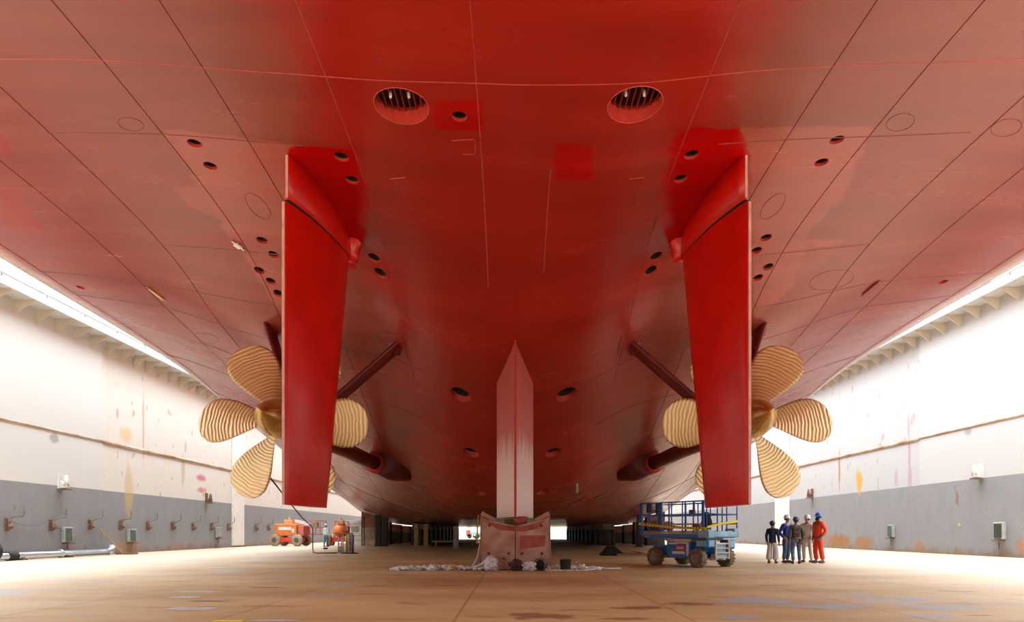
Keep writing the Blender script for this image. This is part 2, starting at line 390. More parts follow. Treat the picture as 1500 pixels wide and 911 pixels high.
# ------------------------------------------------------------------ skeg
def skeg():
    m = bpy.data.materials.new('skeg_paint'); m.use_nodes = True; n = m.node_tree; b = n.nodes['Principled BSDF']; L = n.links.new
    t = n.nodes.new('ShaderNodeTexCoord'); s_ = n.nodes.new('ShaderNodeSeparateXYZ'); L(t.outputs['Object'], s_.inputs[0])
    mp = n.nodes.new('ShaderNodeMapping'); mp.inputs['Scale'].default_value = (6, 6, .5); L(t.outputs['Object'], mp.inputs[0])
    no = n.nodes.new('ShaderNodeTexNoise'); no.inputs['Scale'].default_value = 1; L(mp.outputs[0], no.inputs[0])
    ad_ = n.nodes.new('ShaderNodeMath'); ad_.operation = 'MULTIPLY_ADD'; L(no.outputs[0], ad_.inputs[0]); ad_.inputs[1].default_value = 1.4; L(s_.outputs[2], ad_.inputs[2])
    r = n.nodes.new('ShaderNodeMapRange'); r.inputs[1].default_value = 2.5; r.inputs[2].default_value = 3.3; L(ad_.outputs[0], r.inputs[0])
    cr = n.nodes.new('ShaderNodeValToRGB'); L(r.outputs[0], cr.inputs[0]); cr.color_ramp.elements[0].color = (.85,.60,.54,1); cr.color_ramp.elements[1].color = (.56,.09,.07,1)  # pale lower part: faded paint plus painted-in light from astern
    L(cr.outputs[0], b.inputs['Base Color']); b.inputs['Roughness'].default_value = .38
    zb, zt = 0, 8.2; hw = .60
    Y = [(0, 0), (hw, 2.1), (hw, 13.5), (-hw, 13.5), (-hw, 2.1)]
    g = MB(); bot = [(x, y, 0 if y < 3 else .2) for x, y in Y]
    top = [(x, y, max(H(X0+x, 20.4+y)+.35, 2.4)-1.6) for x, y in Y]
    nn = 5; g.add(bot+top, [tuple(range(nn)), tuple(range(nn, 2*nn))]+[(i, (i+1) % nn, (i+1) % nn+nn, i+nn) for i in range(nn)])
    o = g.build('skeg', m, bevel=.0); o.location = (X0, 20.4, 1.6); ad(o, ship); o['label'] = 'wedge-fronted centre skeg, faded and painted paler as lit below'
    g = MB(); g.bar((X0, 20.385, 1.6), (X0, 20.385, H(X0, 20.4)+.1), .075, .05, up=(0, 1, 0))
    e = g.build('skeg_edge', mat('skeg_edge_red', (.55,.03,.02), .4)); e['label'] = 'bright red edge strip'; ad(e, o)
    g = MB()
    g.lathe([(.0, 1.38),(.2,1.38),(.2,1.62),(0,1.62)], (X0+.16, 20.85, 0), n=16)
    e = g.build('skeg_stub', mat('stub_red', (.42,.10,.08), .5)); ad(e, o)
skeg()
# ------------------------------------------------------------------ rudders
def foil(T, Lp, th, n=14):
    T = Vector(T); Lp = Vector(Lp); d = (Lp-T); c = d.length; d.normalize(); nrm = Vector((d.y, -d.x, 0)); out = []
    def hth(t): return th*(.12+.88*math.sin(math.pi*min(1, t*.95+.02)**1.0)**.8) if t < .62 else th*math.sqrt(max(0, 1-((t-.62)/.38)**2))*1.0
    ts = [k/n for k in range(n+1)]
    up = [T+d*c*t+nrm*min(hth(t), th) for t in ts]; dn = [T+d*c*t-nrm*min(hth(t), th) for t in ts[::-1]]
    return up+dn[1:]
def rudder(s_):
    def A(x, D, z): return (X0+s_*x, D, z)
    levels = [ (1.75, (5.12, 15.0), (4.80, 17.25), .16), (4.5, (5.12, 15.0), (4.70, 17.75), .21), (8.42, (5.12, 15.0), (4.53, 18.4), .25)]
    g = MB(); rings = [[Vector((p.x, p.y, z)) for p in foil(A(*a, 0), A(*b, 0), th)] for z, a, b, th in levels]
    n = len(rings[0]); vs = [q for r in rings for q in r]; fs = [tuple(range(n)), tuple(range(2*n, 3*n))]
    for k in range(2):
        for i in range(n): fs.append((k*n+i, k*n+(i+1) % n, (k+1)*n+(i+1) % n, (k+1)*n+i))
    g.add(vs, fs, False); o = g.build('rudder', M_RED, bevel=.015); ad(o, ship); 
    o['label'] = 'tall glossy red rudder blade'
    for p in o.data.polygons: p.use_smooth = len(p.vertices) == 4
    # trailing edge strip, light from astern painted in as a paler colour
    g = MB(); g.box(A(5.12, 14.985, 5.08), (.055, .03, 6.64)); e = g.build('trailing_edge', M_EDGE); e['label'] = 'pale trailing edge with painted-in light'; ad(e, o)
    # horn above
    g = MB(); lev2 = [(8.5, (5.06, 15.05), (4.53, 18.42), .24), (9.0, (5.06, 15.05), (4.53, 18.42), .24), (9.9, (5.06, 15.05), (4.50, 18.5), .25)]
    rings = [[Vector((p.x, p.y, z)) for p in foil(A(*a, 0), A(*b, 0), th)] for z, a, b, th in lev2]
    for r_ in rings[-1]: r_.z = H(r_.x, r_.y)+.15
    for q, r_ in enumerate(rings[1]): r_.z = (8.5+rings[-1][q].z)/2
    vs = [q for r in rings for q in r]; fs = [tuple(range(n)), tuple(range(2*n, 3*n))]
    for k in range(2):
        for i in range(n): fs.append((k*n+i, k*n+(i+1) % n, (k+1)*n+(i+1) % n, (k+1)*n+i))
    g.add(vs, fs, True); h = g.build('rudder_horn', M_RED); ad(h, ship)
    g = MB(); g.box(A(5.06, 15.035, 9.0), (.05, .03, .95)); e = g.build('horn_edge', M_EDGE); ad(e, h)  # same pale strip with the light painted in
    
    g = MB()
    ring = [Vector((p.x, p.y, 8.36)) for p in foil(A(5.08, 15.1, 0), A(4.55, 18.35, 0), .2)]
    g.prism(ring, (0, 0, .2)); j = g.build('rudder_joint', M_DARK); j['label'] = 'dark joint gap'; ad(j, h)
    # stock collar where the horn meets the hull ahead of the blade
    g = MB(); zc = H(X0+s_*4.35, 18.5); g.lathe([(0, 8.45),(.16,8.47),(.2,8.6),(.22,8.8),(.34,zc+.05)], A(4.42, 18.45, 0), n=20); c_ = g.build('stock_collar', M_RED); ad(c_, h)
for s_ in (-1, 1): rudder(s_)
# ------------------------------------------------------------------ propellers
def bronze():
    m = bpy.data.materials.new('propeller_bronze'); m.use_nodes = True; n = m.node_tree; b = n.nodes['Principled BSDF']; L = n.links.new
    t = n.nodes.new('ShaderNodeTexCoord'); s_ = n.nodes.new('ShaderNodeSeparateXYZ'); L(t.outputs['Object'], s_.inputs[0])
    cmb = n.nodes.new('ShaderNodeCombineXYZ'); L(s_.outputs[0], cmb.inputs[0]); L(s_.outputs[2], cmb.inputs[1])
    ln = n.nodes.new('ShaderNodeVectorMath'); ln.operation = 'LENGTH'; L(cmb.outputs[0], ln.inputs[0])
    no = n.nodes.new('ShaderNodeTexNoise'); no.inputs['Scale'].default_value = 1.6; L(t.outputs['Object'], no.inputs[0])
    ma = n.nodes.new('ShaderNodeMath'); ma.operation = 'MULTIPLY_ADD'; L(no.outputs[0], ma.inputs[0]); ma.inputs[1].default_value = .22; L(ln.outputs[1 if len(ln.outputs) > 1 else 0], ma.inputs[2])
    k = n.nodes.new('ShaderNodeMath'); k.operation = 'MULTIPLY'; k.inputs[1].default_value = 2*math.pi/.105; L(ma.outputs[0], k.inputs[0])
    si = n.nodes.new('ShaderNodeMath'); si.operation = 'SINE'; L(k.outputs[0], si.inputs[0])
    bp = n.nodes.new('ShaderNodeBump'); bp.inputs['Strength'].default_value = 1; bp.inputs['Distance'].default_value = .009; L(si.outputs[0], bp.inputs['Height']); L(bp.outputs[0], b.inputs['Normal'])
    r = n.nodes.new('ShaderNodeValToRGB'); mr_ = n.nodes.new('ShaderNodeMapRange'); mr_.inputs[1].default_value = -1; L(si.outputs[0], mr_.inputs[0]); L(mr_.outputs[0], r.inputs[0])
    r.color_ramp.elements[0].color = (.60,.40,.18,1); r.color_ramp.elements[1].color = (.84,.62,.34,1)  # grooves darker than ridges: their shading put into the colour
    r.color_ramp.elements[0].position = .0; r.color_ramp.elements[1].position = .6
    L(r.outputs[0], b.inputs['Base Color']); b.inputs['Metallic'].default_value = .35; b.inputs['Roughness'].default_value = .42
    return m
M_BR = bronze(); M_HUB = mat('hub_bronze', (.55,.33,.10), .3, .7, var=.15)
PD, PZ, PX, PR = 20.1, 4.4, 6.85, 2.5
def blade_mesh(hand):
    prof = [(.17,.50),(.25,.64),(.35,.84),(.5,1.15),(.62,1.37),(.74,1.51),(.84,1.50),(.91,1.31),(.96,1.0),(.985,.68),(1.0,.22)]
    rs = np.array([p[0] for p in prof])*PR; cs = np.array([p[1] for p in prof])
    nr, nc = 26, 16; verts = []; rr = PR*(.17+.83*np.sin(np.linspace(0, math.pi/2, nr)))
    for side in (1, -1):
        for r in rr:
            c = float(np.interp(r, rs, cs)); phi = math.atan(4.6/(2*math.pi*r)); sk = -.10*(r/PR)**2*PR*.6
            th0 = .075*(1-r/PR)+.012
            for k in range(nc+1):
                u = k/nc*2-1; s2 = u*c/2+sk
                tx = s2*math.cos(phi); ax = s2*math.sin(phi)+.12*(r/PR)*.5
                thk = th0*max(0, 1-u*u)*side
                tx += -thk*math.sin(phi); ax += thk*math.cos(phi)
                a = tx/r
                verts.append((hand*r*math.sin(a), ax+.05, r*math.cos(a)))
    fs = []; W = nc+1; o2 = nr*W
    for sd_ in (0, 1):
        for i in range(nr-1):
            for k in range(nc):
                f = (sd_*o2+i*W+k, sd_*o2+i*W+k+1, sd_*o2+(i+1)*W+k+1, sd_*o2+(i+1)*W+k); fs.append(f)
    for k in range(nc):
        fs.append(((nr-1)*W+k, (nr-1)*W+k+1, o2+(nr-1)*W+k+1, o2+(nr-1)*W+k)); fs.append((k, k+1, o2+k+1, o2+k))
    g = MB(); g.add(verts, fs, True); return g
for s_ in (-1, 1):
    cx = X0+s_*PX
    g = MB(); g.lathe([(0,.62),(.48,.6),(.52,.45),(.54,.0),(.53,-.5),(.50,-.62)], (0,0,0), 'Y', 32)
    hub = g.build('propeller', M_HUB); hub.location = (cx, PD, PZ); ad(hub, ship); hub['label'] = 'six-bladed ribbed bronze propeller'
    g = MB(); g.lathe([(.50,-.62),(.49,-.75),(.45,-1.0),(.36,-1.28),(.24,-1.52),(.11,-1.7),(.05,-1.76),(0,-1.78)], (0,0,0), 'Y', 28)
    for k in range(3):
        a = math.pi/2*0+k*2*math.pi/3+.3; g.tube([(math.cos(a)*.5, -.62, math.sin(a)*.5), (math.cos(a)*.44, -1.1, math.sin(a)*.44), (math.cos(a)*.2, -1.6, math.sin(a)*.2)], .02, 6)
    c_ = g.build('hub_cap', M_HUB); c_.location = (cx, PD, PZ); ad(c_, hub)
    b0 = blade_mesh(-s_).build('blade', M_BR); 
    for k in range(6):
        b_ = b0 if k == 0 else b0.copy()
        if k: S.collection.objects.link(b_)
        b_.location = (cx, PD, PZ); b_.rotation_euler = (0, math.radians(90-60*k)-s_*math.radians(4), 0)
    bpy.context.view_layer.update()
    for b_ in [o for o in bpy.data.objects if o.name.startswith('blade') and o.parent is None]: ad(b_, hub)
    # shaft, barrel, struts, bossing
    g = MB(); g.tube([(cx, PD+.6, PZ), (X0+s_*6.35, 31.5, 4.28)], .3, 20); sh = g.build('propeller_shaft', M_DKRED); ad(sh, ship)
    g = MB(); g.lathe([(0,.75),(.4,.75),(.47,.95),(.48,1.6),(.46,2.3),(.4,2.5),(.3,2.55)], (cx, PD, PZ), 'Y', 24); br = g.build('shaft_bracket', M_DKRED); ad(br, ship)
    def strut(bx, bz, bD, nm, pad=True):
        t0 = Vector((cx, 21.9, PZ)); t1 = Vector((X0+s_*bx, bD, bz)); d = (t1-t0).normalized()
        ring = []; n_ = 14
        sx_ = d.cross(Vector((0, 1, 0))).normalized(); ch = Vector((0, 1, 0))
        g = MB(); vs = []
        for q in (t0+d*.3, t0+d*1.2, t1, t1+d*.5):
            for k in range(n_):
                a = 2*math.pi*k/n_; vs.append(q+ch*math.cos(a)*.42+sx_*math.sin(a)*.13)
        fs = [(i*n_+k, i*n_+(k+1) % n_, (i+1)*n_+(k+1) % n_, (i+1)*n_+k) for i in range(3) for k in range(n_)]
        g.add(vs, fs, True)
        z2 = H(t1.x, bD); g.lathe([(.0, z2-.22),(.16,z2-.22),(.26,z2+.25)], (t1.x, bD, 0), n=14)
        o = g.build(nm, M_DKRED); ad(o, br)
    strut(3.95, H(X0+3.95, 22.6)-.02, 22.6, 'strut'); strut(8.1, H(X0+8.1, 22.6), 22.6, 'strut')
    # bossing
    g = MB(); n_ = 28; vs = []
    for (D, cx_, cz, rx, rz) in ((31.0, 6.1, 4.28, .5, .5), (31.05, 6.0, 4.35, .62, .62), (31.5, 5.6, 4.9, 1.05, 1.38), (33, 5.45, 5.1, 1.1, 1.5), (36, 5.3, 5.0, 1.1, 1.2), (40, 5.2, 5.0, .9, .8), (44, 5, 5.0, .6, .5)):
        for k in range(n_):
            a = 2*math.pi*k/n_; ca, sa = math.cos(a), math.sin(a); e = .55 if D > 31.5 else 1
            vs.append((X0+s_*(cx_+rx*math.copysign(abs(ca)**e, ca)), D, cz+rz*math.copysign(abs(sa)**e, sa)))
    g.add(vs, [(i*n_+k, i*n_+(k+1) % n_, (i+1)*n_+(k+1) % n_, (i+1)*n_+k) for i in range(6) for k in range(n_)]+[tuple(range(n_))], True)
    o = g.build('shaft_bossing', mat('bossing_shade_red', (.10,.008,.006), .45)); ad(o, ship)  # near-black red: the shadow on the bossing is put into its colour
    g = MB(); g.lathe([(.32,-.35),(.46,-.3),(.48,.3)], (X0+s_*6.33, 31.1, 4.28), 'Y', 20); o2 = g.build('stern_seal', mat('seal_red', (.45,.03,.02), .4)); ad(o2, o)
# ------------------------------------------------------------------ dock
XL, XR = -20.8, 22.5
def wall_mat(name, sgn, grey_z, seamD, stains, streak):
    m = bpy.data.materials.new(name); m.use_nodes = True; n = m.node_tree; b = n.nodes['Principled BSDF']; L = n.links.new
    def N(t, **k):
        q = n.nodes.new(t)
        for a, v in k.items(): setattr(q, a, v)
        return q
    t = N('ShaderNodeTexCoord'); s_ = N('ShaderNodeSeparateXYZ'); L(t.outputs['Object'], s_.inputs[0])
    def gt(inp, v, soft):
        r = N('ShaderNodeMapRange'); r.inputs[1].default_value = v-soft; r.inputs[2].default_value = v+soft; L(inp, r.inputs[0]); return r.outputs[0]
    def mixc(f, a, c):
        q = N('ShaderNodeMix', data_type='RGBA'); L(f, q.inputs[0])
        if isinstance(a, tuple): q.inputs[6].default_value = (*a, 1)
        else: L(a, q.inputs[6])
        if isinstance(c, tuple): q.inputs[7].default_value = (*c, 1)
        else: L(c, q.inputs[7])
        return q.outputs[2]
    def mul(a, c):
        q = N('ShaderNodeMath', operation='MULTIPLY'); L(a, q.inputs[0])
        if isinstance(c, float): q.inputs[1].default_value = c
        else: L(c, q.inputs[1])
        return q.outputs[0]
    mp = N('ShaderNodeMapping'); mp.inputs['Scale'].default_value = (1, 1.4, .16); L(t.outputs['Object'], mp.inputs[0])
    st = N('ShaderNodeTexNoise'); st.inputs['Scale'].default_value = 1.6; st.inputs['Detail'].default_value = 7; L(mp.outputs[0], st.inputs[0])
    mp2 = N('ShaderNodeMapping'); mp2.inputs['Scale'].default_value = (1, .9, .45); L(t.outputs['Object'], mp2.inputs[0])
    n2 = N('ShaderNodeTexNoise'); n2.inputs['Scale'].default_value = 2.2; n2.inputs['Detail'].default_value = 8; L(mp2.outputs[0], n2.inputs[0])
    far = gt(s_.outputs[1], seamD, .02)
    # white paint: clean near section, streaky far section
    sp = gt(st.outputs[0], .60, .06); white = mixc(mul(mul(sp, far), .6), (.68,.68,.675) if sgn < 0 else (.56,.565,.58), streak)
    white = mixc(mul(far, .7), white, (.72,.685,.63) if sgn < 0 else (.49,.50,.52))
    sp2 = gt(n2.outputs[0], .66, .02); white = mixc(mul(mul(sp2, far), .6), white, (.42,.26,.2))
    grey = mixc(gt(n2.outputs[0], .5, .25), (.25,.262,.285), (.29,.297,.318))
    sp3 = gt(n2.outputs[0], .70, .02); grey = mixc(mul(sp3, .7), grey, (.22,.13,.07))
    low = gt(s_.outputs[2], grey_z, .012)
    base = mixc(low, grey, white)
    # dirt and rust at the foot, ragged edge
    a = N('ShaderNodeMath', operation='MULTIPLY_ADD'); L(n2.outputs[0], a.inputs[0]); a.inputs[1].default_value = -1.3; L(s_.outputs[2], a.inputs[2])
    ft = N('ShaderNodeMapRange'); ft.inputs[1].default_value = -.25; ft.inputs[2].default_value = -.62; L(a.outputs[0], ft.inputs[0])
    base = mixc(mul(ft.outputs[0], .75), base, (.23,.14,.075))
    for (D, z, rd, rz, c, amt) in stains:
        k = N('ShaderNodeCombineXYZ'); 
        q1 = N('ShaderNodeMath', operation='SUBTRACT'); L(s_.outputs[1], q1.inputs[0]); q1.inputs[1].default_value = D
        q2 = N('ShaderNodeMath', operation='SUBTRACT'); L(s_.outputs[2], q2.inputs[0]); q2.inputs[1].default_value = z
        q1 = mul(q1.outputs[0], 1.0/rd); q2 = mul(q2.outputs[0], 1.0/rz); L(q1, k.inputs[0]); L(q2, k.inputs[1])
        ln = N('ShaderNodeVectorMath', operation='LENGTH'); L(k.outputs[0], ln.inputs[0])
        aa = N('ShaderNodeMath', operation='MULTIPLY_ADD'); L(n2.outputs[0], aa.inputs[0]); aa.inputs[1].default_value = 1.6; L(ln.outputs['Value'], aa.inputs[2])
        mm = N('ShaderNodeMapRange'); mm.inputs[1].default_value = 1.95; mm.inputs[2].default_value = 1.35; L(aa.outputs[0], mm.inputs[0])
        base = mixc(mul(mm.outputs[0], amt), base, c)
    L(base, b.inputs['Base Color']); b.inputs['Roughness'].default_value = .6
    bp = N('ShaderNodeBump'); bp.inputs['Strength'].default_value = .3; bp.inputs['Distance'].default_value = .03; L(n2.outputs[0], bp.inputs['Height']); L(bp.outputs[0], b.inputs['Normal'])
    return m
def wl(px, py): D = abs(XL)*1000/(750-px); return D, CAMZ+(VY-py)/1000*D
def wr(px, py): D = XR*1000/(px-750); return D, CAMZ+(VY-py)/1000*D
RUST = (.42,.20,.07); PINK = (.62,.16,.24); OCH = (.62,.42,.15); MAG = (.45,.22,.32)
sl = [(*wl(187,637),.7,.45,(.75,.45,.18),.6), (*wl(192,720),.45,1.6,OCH,.55), (*wl(297,700),.7,.25,PINK,.9), (*wl(298,718),.7,.22,PINK,.8), (*wl(271,690),.3,1.0,RUST,.4),
      (*wl(213,620),.12,2.2,RUST,.5), (*wl(80,642),.35,.25,(.35,.32,.3),.8), (*wl(190,800),1.4,.35,RUST,.6),(*wl(262,800),1.2,.3,RUST,.4)]
sr = [(*wr(1256,705),.45,.75,(.70,.36,.06),.95), (*wr(1227,690),.14,1.5,RUST,.9), (*wr(1329,665),.16,1.0,MAG,.7), (*wr(1330,700),.22,.9,MAG,.6), (*wr(1310,700),.22,.6,MAG,.5),
      (*wr(1240,650),.3,.9,(.6,.5,.62),.5), (*wr(1280,610),.2,1.0,(.6,.5,.62),.6),(*wr(1328,620),.14,.8,MAG,.6), (*wr(1225,792),1.8,.5,(.36,.17,.05),.95), (*wr(1262,795),1.2,.45,(.36,.17,.05),.8),
      (*wr(1418,632),.3,.22,(.3,.3,.36),.8), (*wr(1346,800),.6,.35,RUST,.7), (*wr(1495,800),.25,.4,RUST,.7), (*wr(1405,768),.12,.1,OCH,.9)]
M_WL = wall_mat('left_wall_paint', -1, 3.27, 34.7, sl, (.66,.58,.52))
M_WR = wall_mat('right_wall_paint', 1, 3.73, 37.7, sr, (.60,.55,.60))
GL0, GL1, GR0, GR1 = 50.9, 53.2, 55.6, 58.6
def wall(name, X, sg, secs, ztop, m):
    for (a, b, off) in secs:
        g = MB(); xx = X+sg*off; g.box((xx+sg*2, (a+b)/2, ztop/2), (4, b-a, ztop))
        tag(g.build(name, m), kind='structure')
zl, zr = 10.86, 12.0
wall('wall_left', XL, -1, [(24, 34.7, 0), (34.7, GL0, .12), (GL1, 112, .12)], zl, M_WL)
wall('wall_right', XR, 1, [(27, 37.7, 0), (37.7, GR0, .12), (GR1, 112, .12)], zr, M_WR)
# floor
def floor_mat():
    m = bpy.data.materials.new('dock_floor'); m.use_nodes = True; n = m.node_tree; b = n.nodes['Principled BSDF']; L = n.links.new
    t = n.nodes.new('ShaderNodeTexCoord')
    def noise(sc, mapp, det=6):
        mp = n.nodes.new('ShaderNodeMapping'); mp.inputs['Scale'].default_value = mapp; L(t.outputs['Object'], mp.inputs[0])
        q = n.nodes.new('ShaderNodeTexNoise'); q.inputs['Scale'].default_value = sc; q.inputs['Detail'].default_value = det; L(mp.outputs[0], q.inputs[0]); return q.outputs[0]
    def ramp(f, st):
        r = n.nodes.new('ShaderNodeValToRGB'); L(f, r.inputs[0]); e = r.color_ramp.elements
        e[0].position, e[0].color = st[0][0], (*st[0][1], 1); e[1].position, e[1].color = st[-1][0], (*st[-1][1], 1)
        for p_, c in st[1:-1]: x = e.new(p_); x.color = (*c, 1)
        return r.outputs[0]
    def mix(f, a, c, amt=None):
        q = n.nodes.new('ShaderNodeMix'); q.data_type = 'RGBA'
        L(f, q.inputs[0]); L(a, q.inputs[6])
        if isinstance(c, tuple): q.inputs[7].default_value = (*c, 1)
        else: L(c, q.inputs[7])
        return q.outputs[2]
    a = noise(.35, (.5, 1, 1)); base = ramp(a, [(.3, (.36,.22,.085)), (.5, (.47,.31,.13)), (.7, (.58,.43,.22))])
    c = noise(1.3, (.6, 1.3, 1)); f = ramp(c, [(.60, (0,0,0)), (.68, (.6,.6,.6))]); base = mix(f, base, (.30,.15,.065))
    d = noise(.55, (.8, 1.2, 1), 8); 
    sx_ = n.nodes.new('ShaderNodeSeparateXYZ'); L(t.outputs['Object'], sx_.inputs[0])
    # bluish bare patches, mostly out at the right and left of the aisle
    ab = n.nodes.new('ShaderNodeMath'); ab.operation = 'ABSOLUTE'; L(sx_.outputs[0], ab.inputs[0])
    mr_ = n.nodes.new('ShaderNodeMapRange'); mr_.inputs[1].default_value = 1.5; mr_.inputs[2].default_value = 5; L(ab.outputs[0], mr_.inputs[0])
    f2 = ramp(d, [(.62, (0,0,0)), (.64, (1,1,1))]); mm = n.nodes.new('ShaderNodeMath'); mm.operation = 'MULTIPLY'; L(f2, mm.inputs[0]); L(mr_.outputs[0], mm.inputs[1])
    base = mix(mm.outputs[0], base, (.30,.31,.34))
    e = noise(.9, (.5, 2.4, 1), 5); f3 = ramp(e, [(.66, (0,0,0)), (.70, (1,1,1))]); base = mix(f3, base, (.17,.065,.02))
    def spot(px, py, wx, wy, c, amt):
        nonlocal base
        D = CAMZ*F/(py-VY); x = (px-VX)/F*D; rx = wx/2/F*D; ry = D*D/(CAMZ*F)*wy/2
        k = n.nodes.new('ShaderNodeMapping'); k.vector_type = 'POINT'; k.inputs['Scale'].default_value = (1/rx, 1/ry, 0); k.inputs['Location'].default_value = (-x/rx, -(D)/ry, 0)
        L(t.outputs['Object'], k.inputs[0]); ln = n.nodes.new('ShaderNodeVectorMath'); ln.operation = 'LENGTH'; L(k.outputs[0], ln.inputs[0])
        aa = n.nodes.new('ShaderNodeMath'); aa.operation = 'MULTIPLY_ADD'; L(rag, aa.inputs[0]); aa.inputs[1].default_value = 3.2; L(ln.outputs['Value'], aa.inputs[2])
        m2 = n.nodes.new('ShaderNodeMapRange'); m2.inputs[1].default_value = 2.35; m2.inputs[2].default_value = 2.2; m2.inputs[4].default_value = amt; L(aa.outputs[0], m2.inputs[0]); base = mix(m2.outputs[0], base, c)
    rag = noise(2.6, (.7, 1.1, 1), 7)
    BL = (.30,.33,.38); BR = (.19,.075,.03); VI = (.30,.25,.27)
    for q in ((1120,880,170,14,BL,.9),(1215,888,180,9,BL,.9),(1300,876,150,12,BL,.8),(1400,890,130,10,BL,.9),(1080,903,80,8,BL,.8),(1450,858,70,4,BL,.9),(1240,868,120,5,BL,.7),(1360,905,90,6,BL,.7),
              (950,890,130,6,BR,.9),(1010,884,90,5,BR,.9),(790,902,150,12,BR,.8),(930,906,110,6,BR,.7),(1400,866,80,3,BR,.6),
              (90,850,150,4,VI,.8),(140,857,90,3,VI,.8),(60,862,120,4,VI,.7),(20,873,60,3,VI,.8),(290,866,90,5,(.45,.42,.38),.8),(380,888,160,4,BR,.4),(1250,808,120,3,BR,.35)): spot(*q)
    # floor painted paler towards the walls for the sky light at the sides
    mr2 = n.nodes.new('ShaderNodeMapRange'); mr2.inputs[1].default_value = 6; mr2.inputs[2].default_value = 14; L(ab.outputs[0], mr2.inputs[0])
    q2 = n.nodes.new('ShaderNodeMath'); q2.operation = 'MULTIPLY'; L(mr2.outputs[0], q2.inputs[0]); q2.inputs[1].default_value = .6
    base = mix(q2.outputs[0], base, (.60,.52,.44))
    # plate joints
    w_ = n.nodes.new('ShaderNodeTexBrick'); w_.inputs['Scale'].default_value = 1; w_.inputs['Brick Width'].default_value = 9; w_.inputs['Row Height'].default_value = 3.1; w_.inputs['Mortar Size'].default_value = .018
    w_.inputs['Color1'].default_value = (1,1,1,1); w_.inputs['Color2'].default_value = (.94,.94,.94,1); w_.inputs['Mortar'].default_value = (.62,.55,.5,1)
    mpb = n.nodes.new('ShaderNodeMapping'); mpb.inputs['Rotation'].default_value = (0, 0, math.pi/2); mpb.inputs['Location'].default_value = (0, .75, 0); L(t.outputs['Object'], mpb.inputs[0]); L(mpb.outputs[0], w_.inputs[0])
    mu = n.nodes.new('ShaderNodeMix'); mu.data_type = 'RGBA'; mu.blend_type = 'MULTIPLY'; mu.inputs[0].default_value = 1; L(base, mu.inputs[6]); L(w_.outputs[0], mu.inputs[7])
    L(mu.outputs[2], b.inputs['Base Color'])
    r = n.nodes.new('ShaderNodeMapRange'); r.inputs[1].default_value = .3; r.inputs[2].default_value = .7; r.inputs[3].default_value = .7; r.inputs[4].default_value = .42; L(d, r.inputs[0]); L(r.outputs[0], b.inputs['Roughness'])
    bp = n.nodes.new('ShaderNodeBump'); bp.inputs['Strength'].default_value = .25; bp.inputs['Distance'].default_value = .02; L(noise(9, (1,1,1)), bp.inputs['Height']); L(bp.outputs[0], b.inputs['Normal'])
    return m
g = MB(); g.box((.85, 60, -.25), (56, 200, .5)); tag(g.build('floor', floor_mat()), kind='structure')
# ledges with gussets
M_LED = mat('ledge_white', (.60,.60,.585), .6, var=.05); M_GUS = mat('gusset_cream', (.66,.58,.47), .6, var=.15, scale=1)
for nm, X, sg, zt, z2, d0 in (('trim_1', XL, 1, zl, .42, 24), ('trim_2', XR, -1, zr, .42, 27)):
    g = MB(); g.box((X-sg*1.4, (d0+112)/2, zt+z2/2), (4.6, 112-d0, z2)); o = g.build(nm, M_LED); tag(o, kind='structure')
    g = MB(); g.prism([(0, 0, 0), (sg*.8, 0, 0), (sg*.8, 0, -.10), (0, 0, -.62)], (0, .05, 0)); b0 = g.build('gusset', M_GUS)
    k = 0; D = d0+.6
    while D < 112 and k < 68:
        b_ = b0 if k == 0 else b0.copy()
        if k: S.collection.objects.link(b_)
        b_.location = (X-sg*(.12 if D > 38 else 0), D, zt+.001); b_.parent = o; D += 1.3; k += 1
    g = MB(); g.bar((X+sg*.88, d0, zt+z2+.0), (X+sg*.88, 112, zt+z2), .05, .06)
    for q in range(30): g.box((X+sg*.915, d0+q*2.6, zt+z2*.85), (.03, .06, .1))
    e = g.build('edge_bead', mat('bead_grey', (.25,.25,.25), .6)); e.parent = o
# rusty fender line along each wall
M_RUST = mat('rusty_steel', (.26,.14,.08), .8, var=.25, scale=6, bump=.5)
M_FEN = mat('fender_pale', (.62,.50,.40), .7, var=.2, scale=.8, col2=(.38,.20,.11))
for X, sg, z, secs in ((XL, 1, 5.76, [(24,34.7,0),(34.7,GL0,.12),(GL1,112,.12)]), (XR, -1, 6.32, [(27,37.7,0),(37.7,GR0,.12),(GR1,112,.12)])):
    g = MB()
    for a, b, off in secs: g.tube([(X-sg*off, a, z), (X-sg*off, b, z)], .06 if off == 0 else .095, 8)
    o = g.build('trim_3' if X < 0 else 'trim_4', M_FEN); tag(o, kind='structure')
# gooseneck pipes on the left wall
def goose(D, z, n):
    x = XL+.0 if D < 34.7 else XL-.12
    t = empty('gooseneck_pipe', (x, D, z))
    g = MB(); g.tube([(x+.05, D, z-.12), (x+.16, D, z-.12), (x+.16, D, z+.42)], .045, 8); g.box((x+.035, D, z+.1), (.06,.16,.5)); 
    o = g.build('pipe_riser', M_RUST); ad(o, t)
    g = MB(); g.tube([(x+.16, D, z+.30), (x+.17, D+.35*(n % 3+1)/2, z+.42), (x+.17, D+.75, z+.46), (x+.17, D+.85, z+.55), (x+.17, D+.87, z+.85)], .028, 8); o = g.build('pipe_arm', mat('pipe_grey', (.13,.11,.10), .6)); ad(o, t)
    g = MB(); g.lathe([(0,-.05),(.09,-.05),(.09,.05),(0,.05)], (x+.22, D, z+.02), 'X', 10); o = g.build('valve_wheel', M_RUST); ad(o, t)
    return t
k = 0
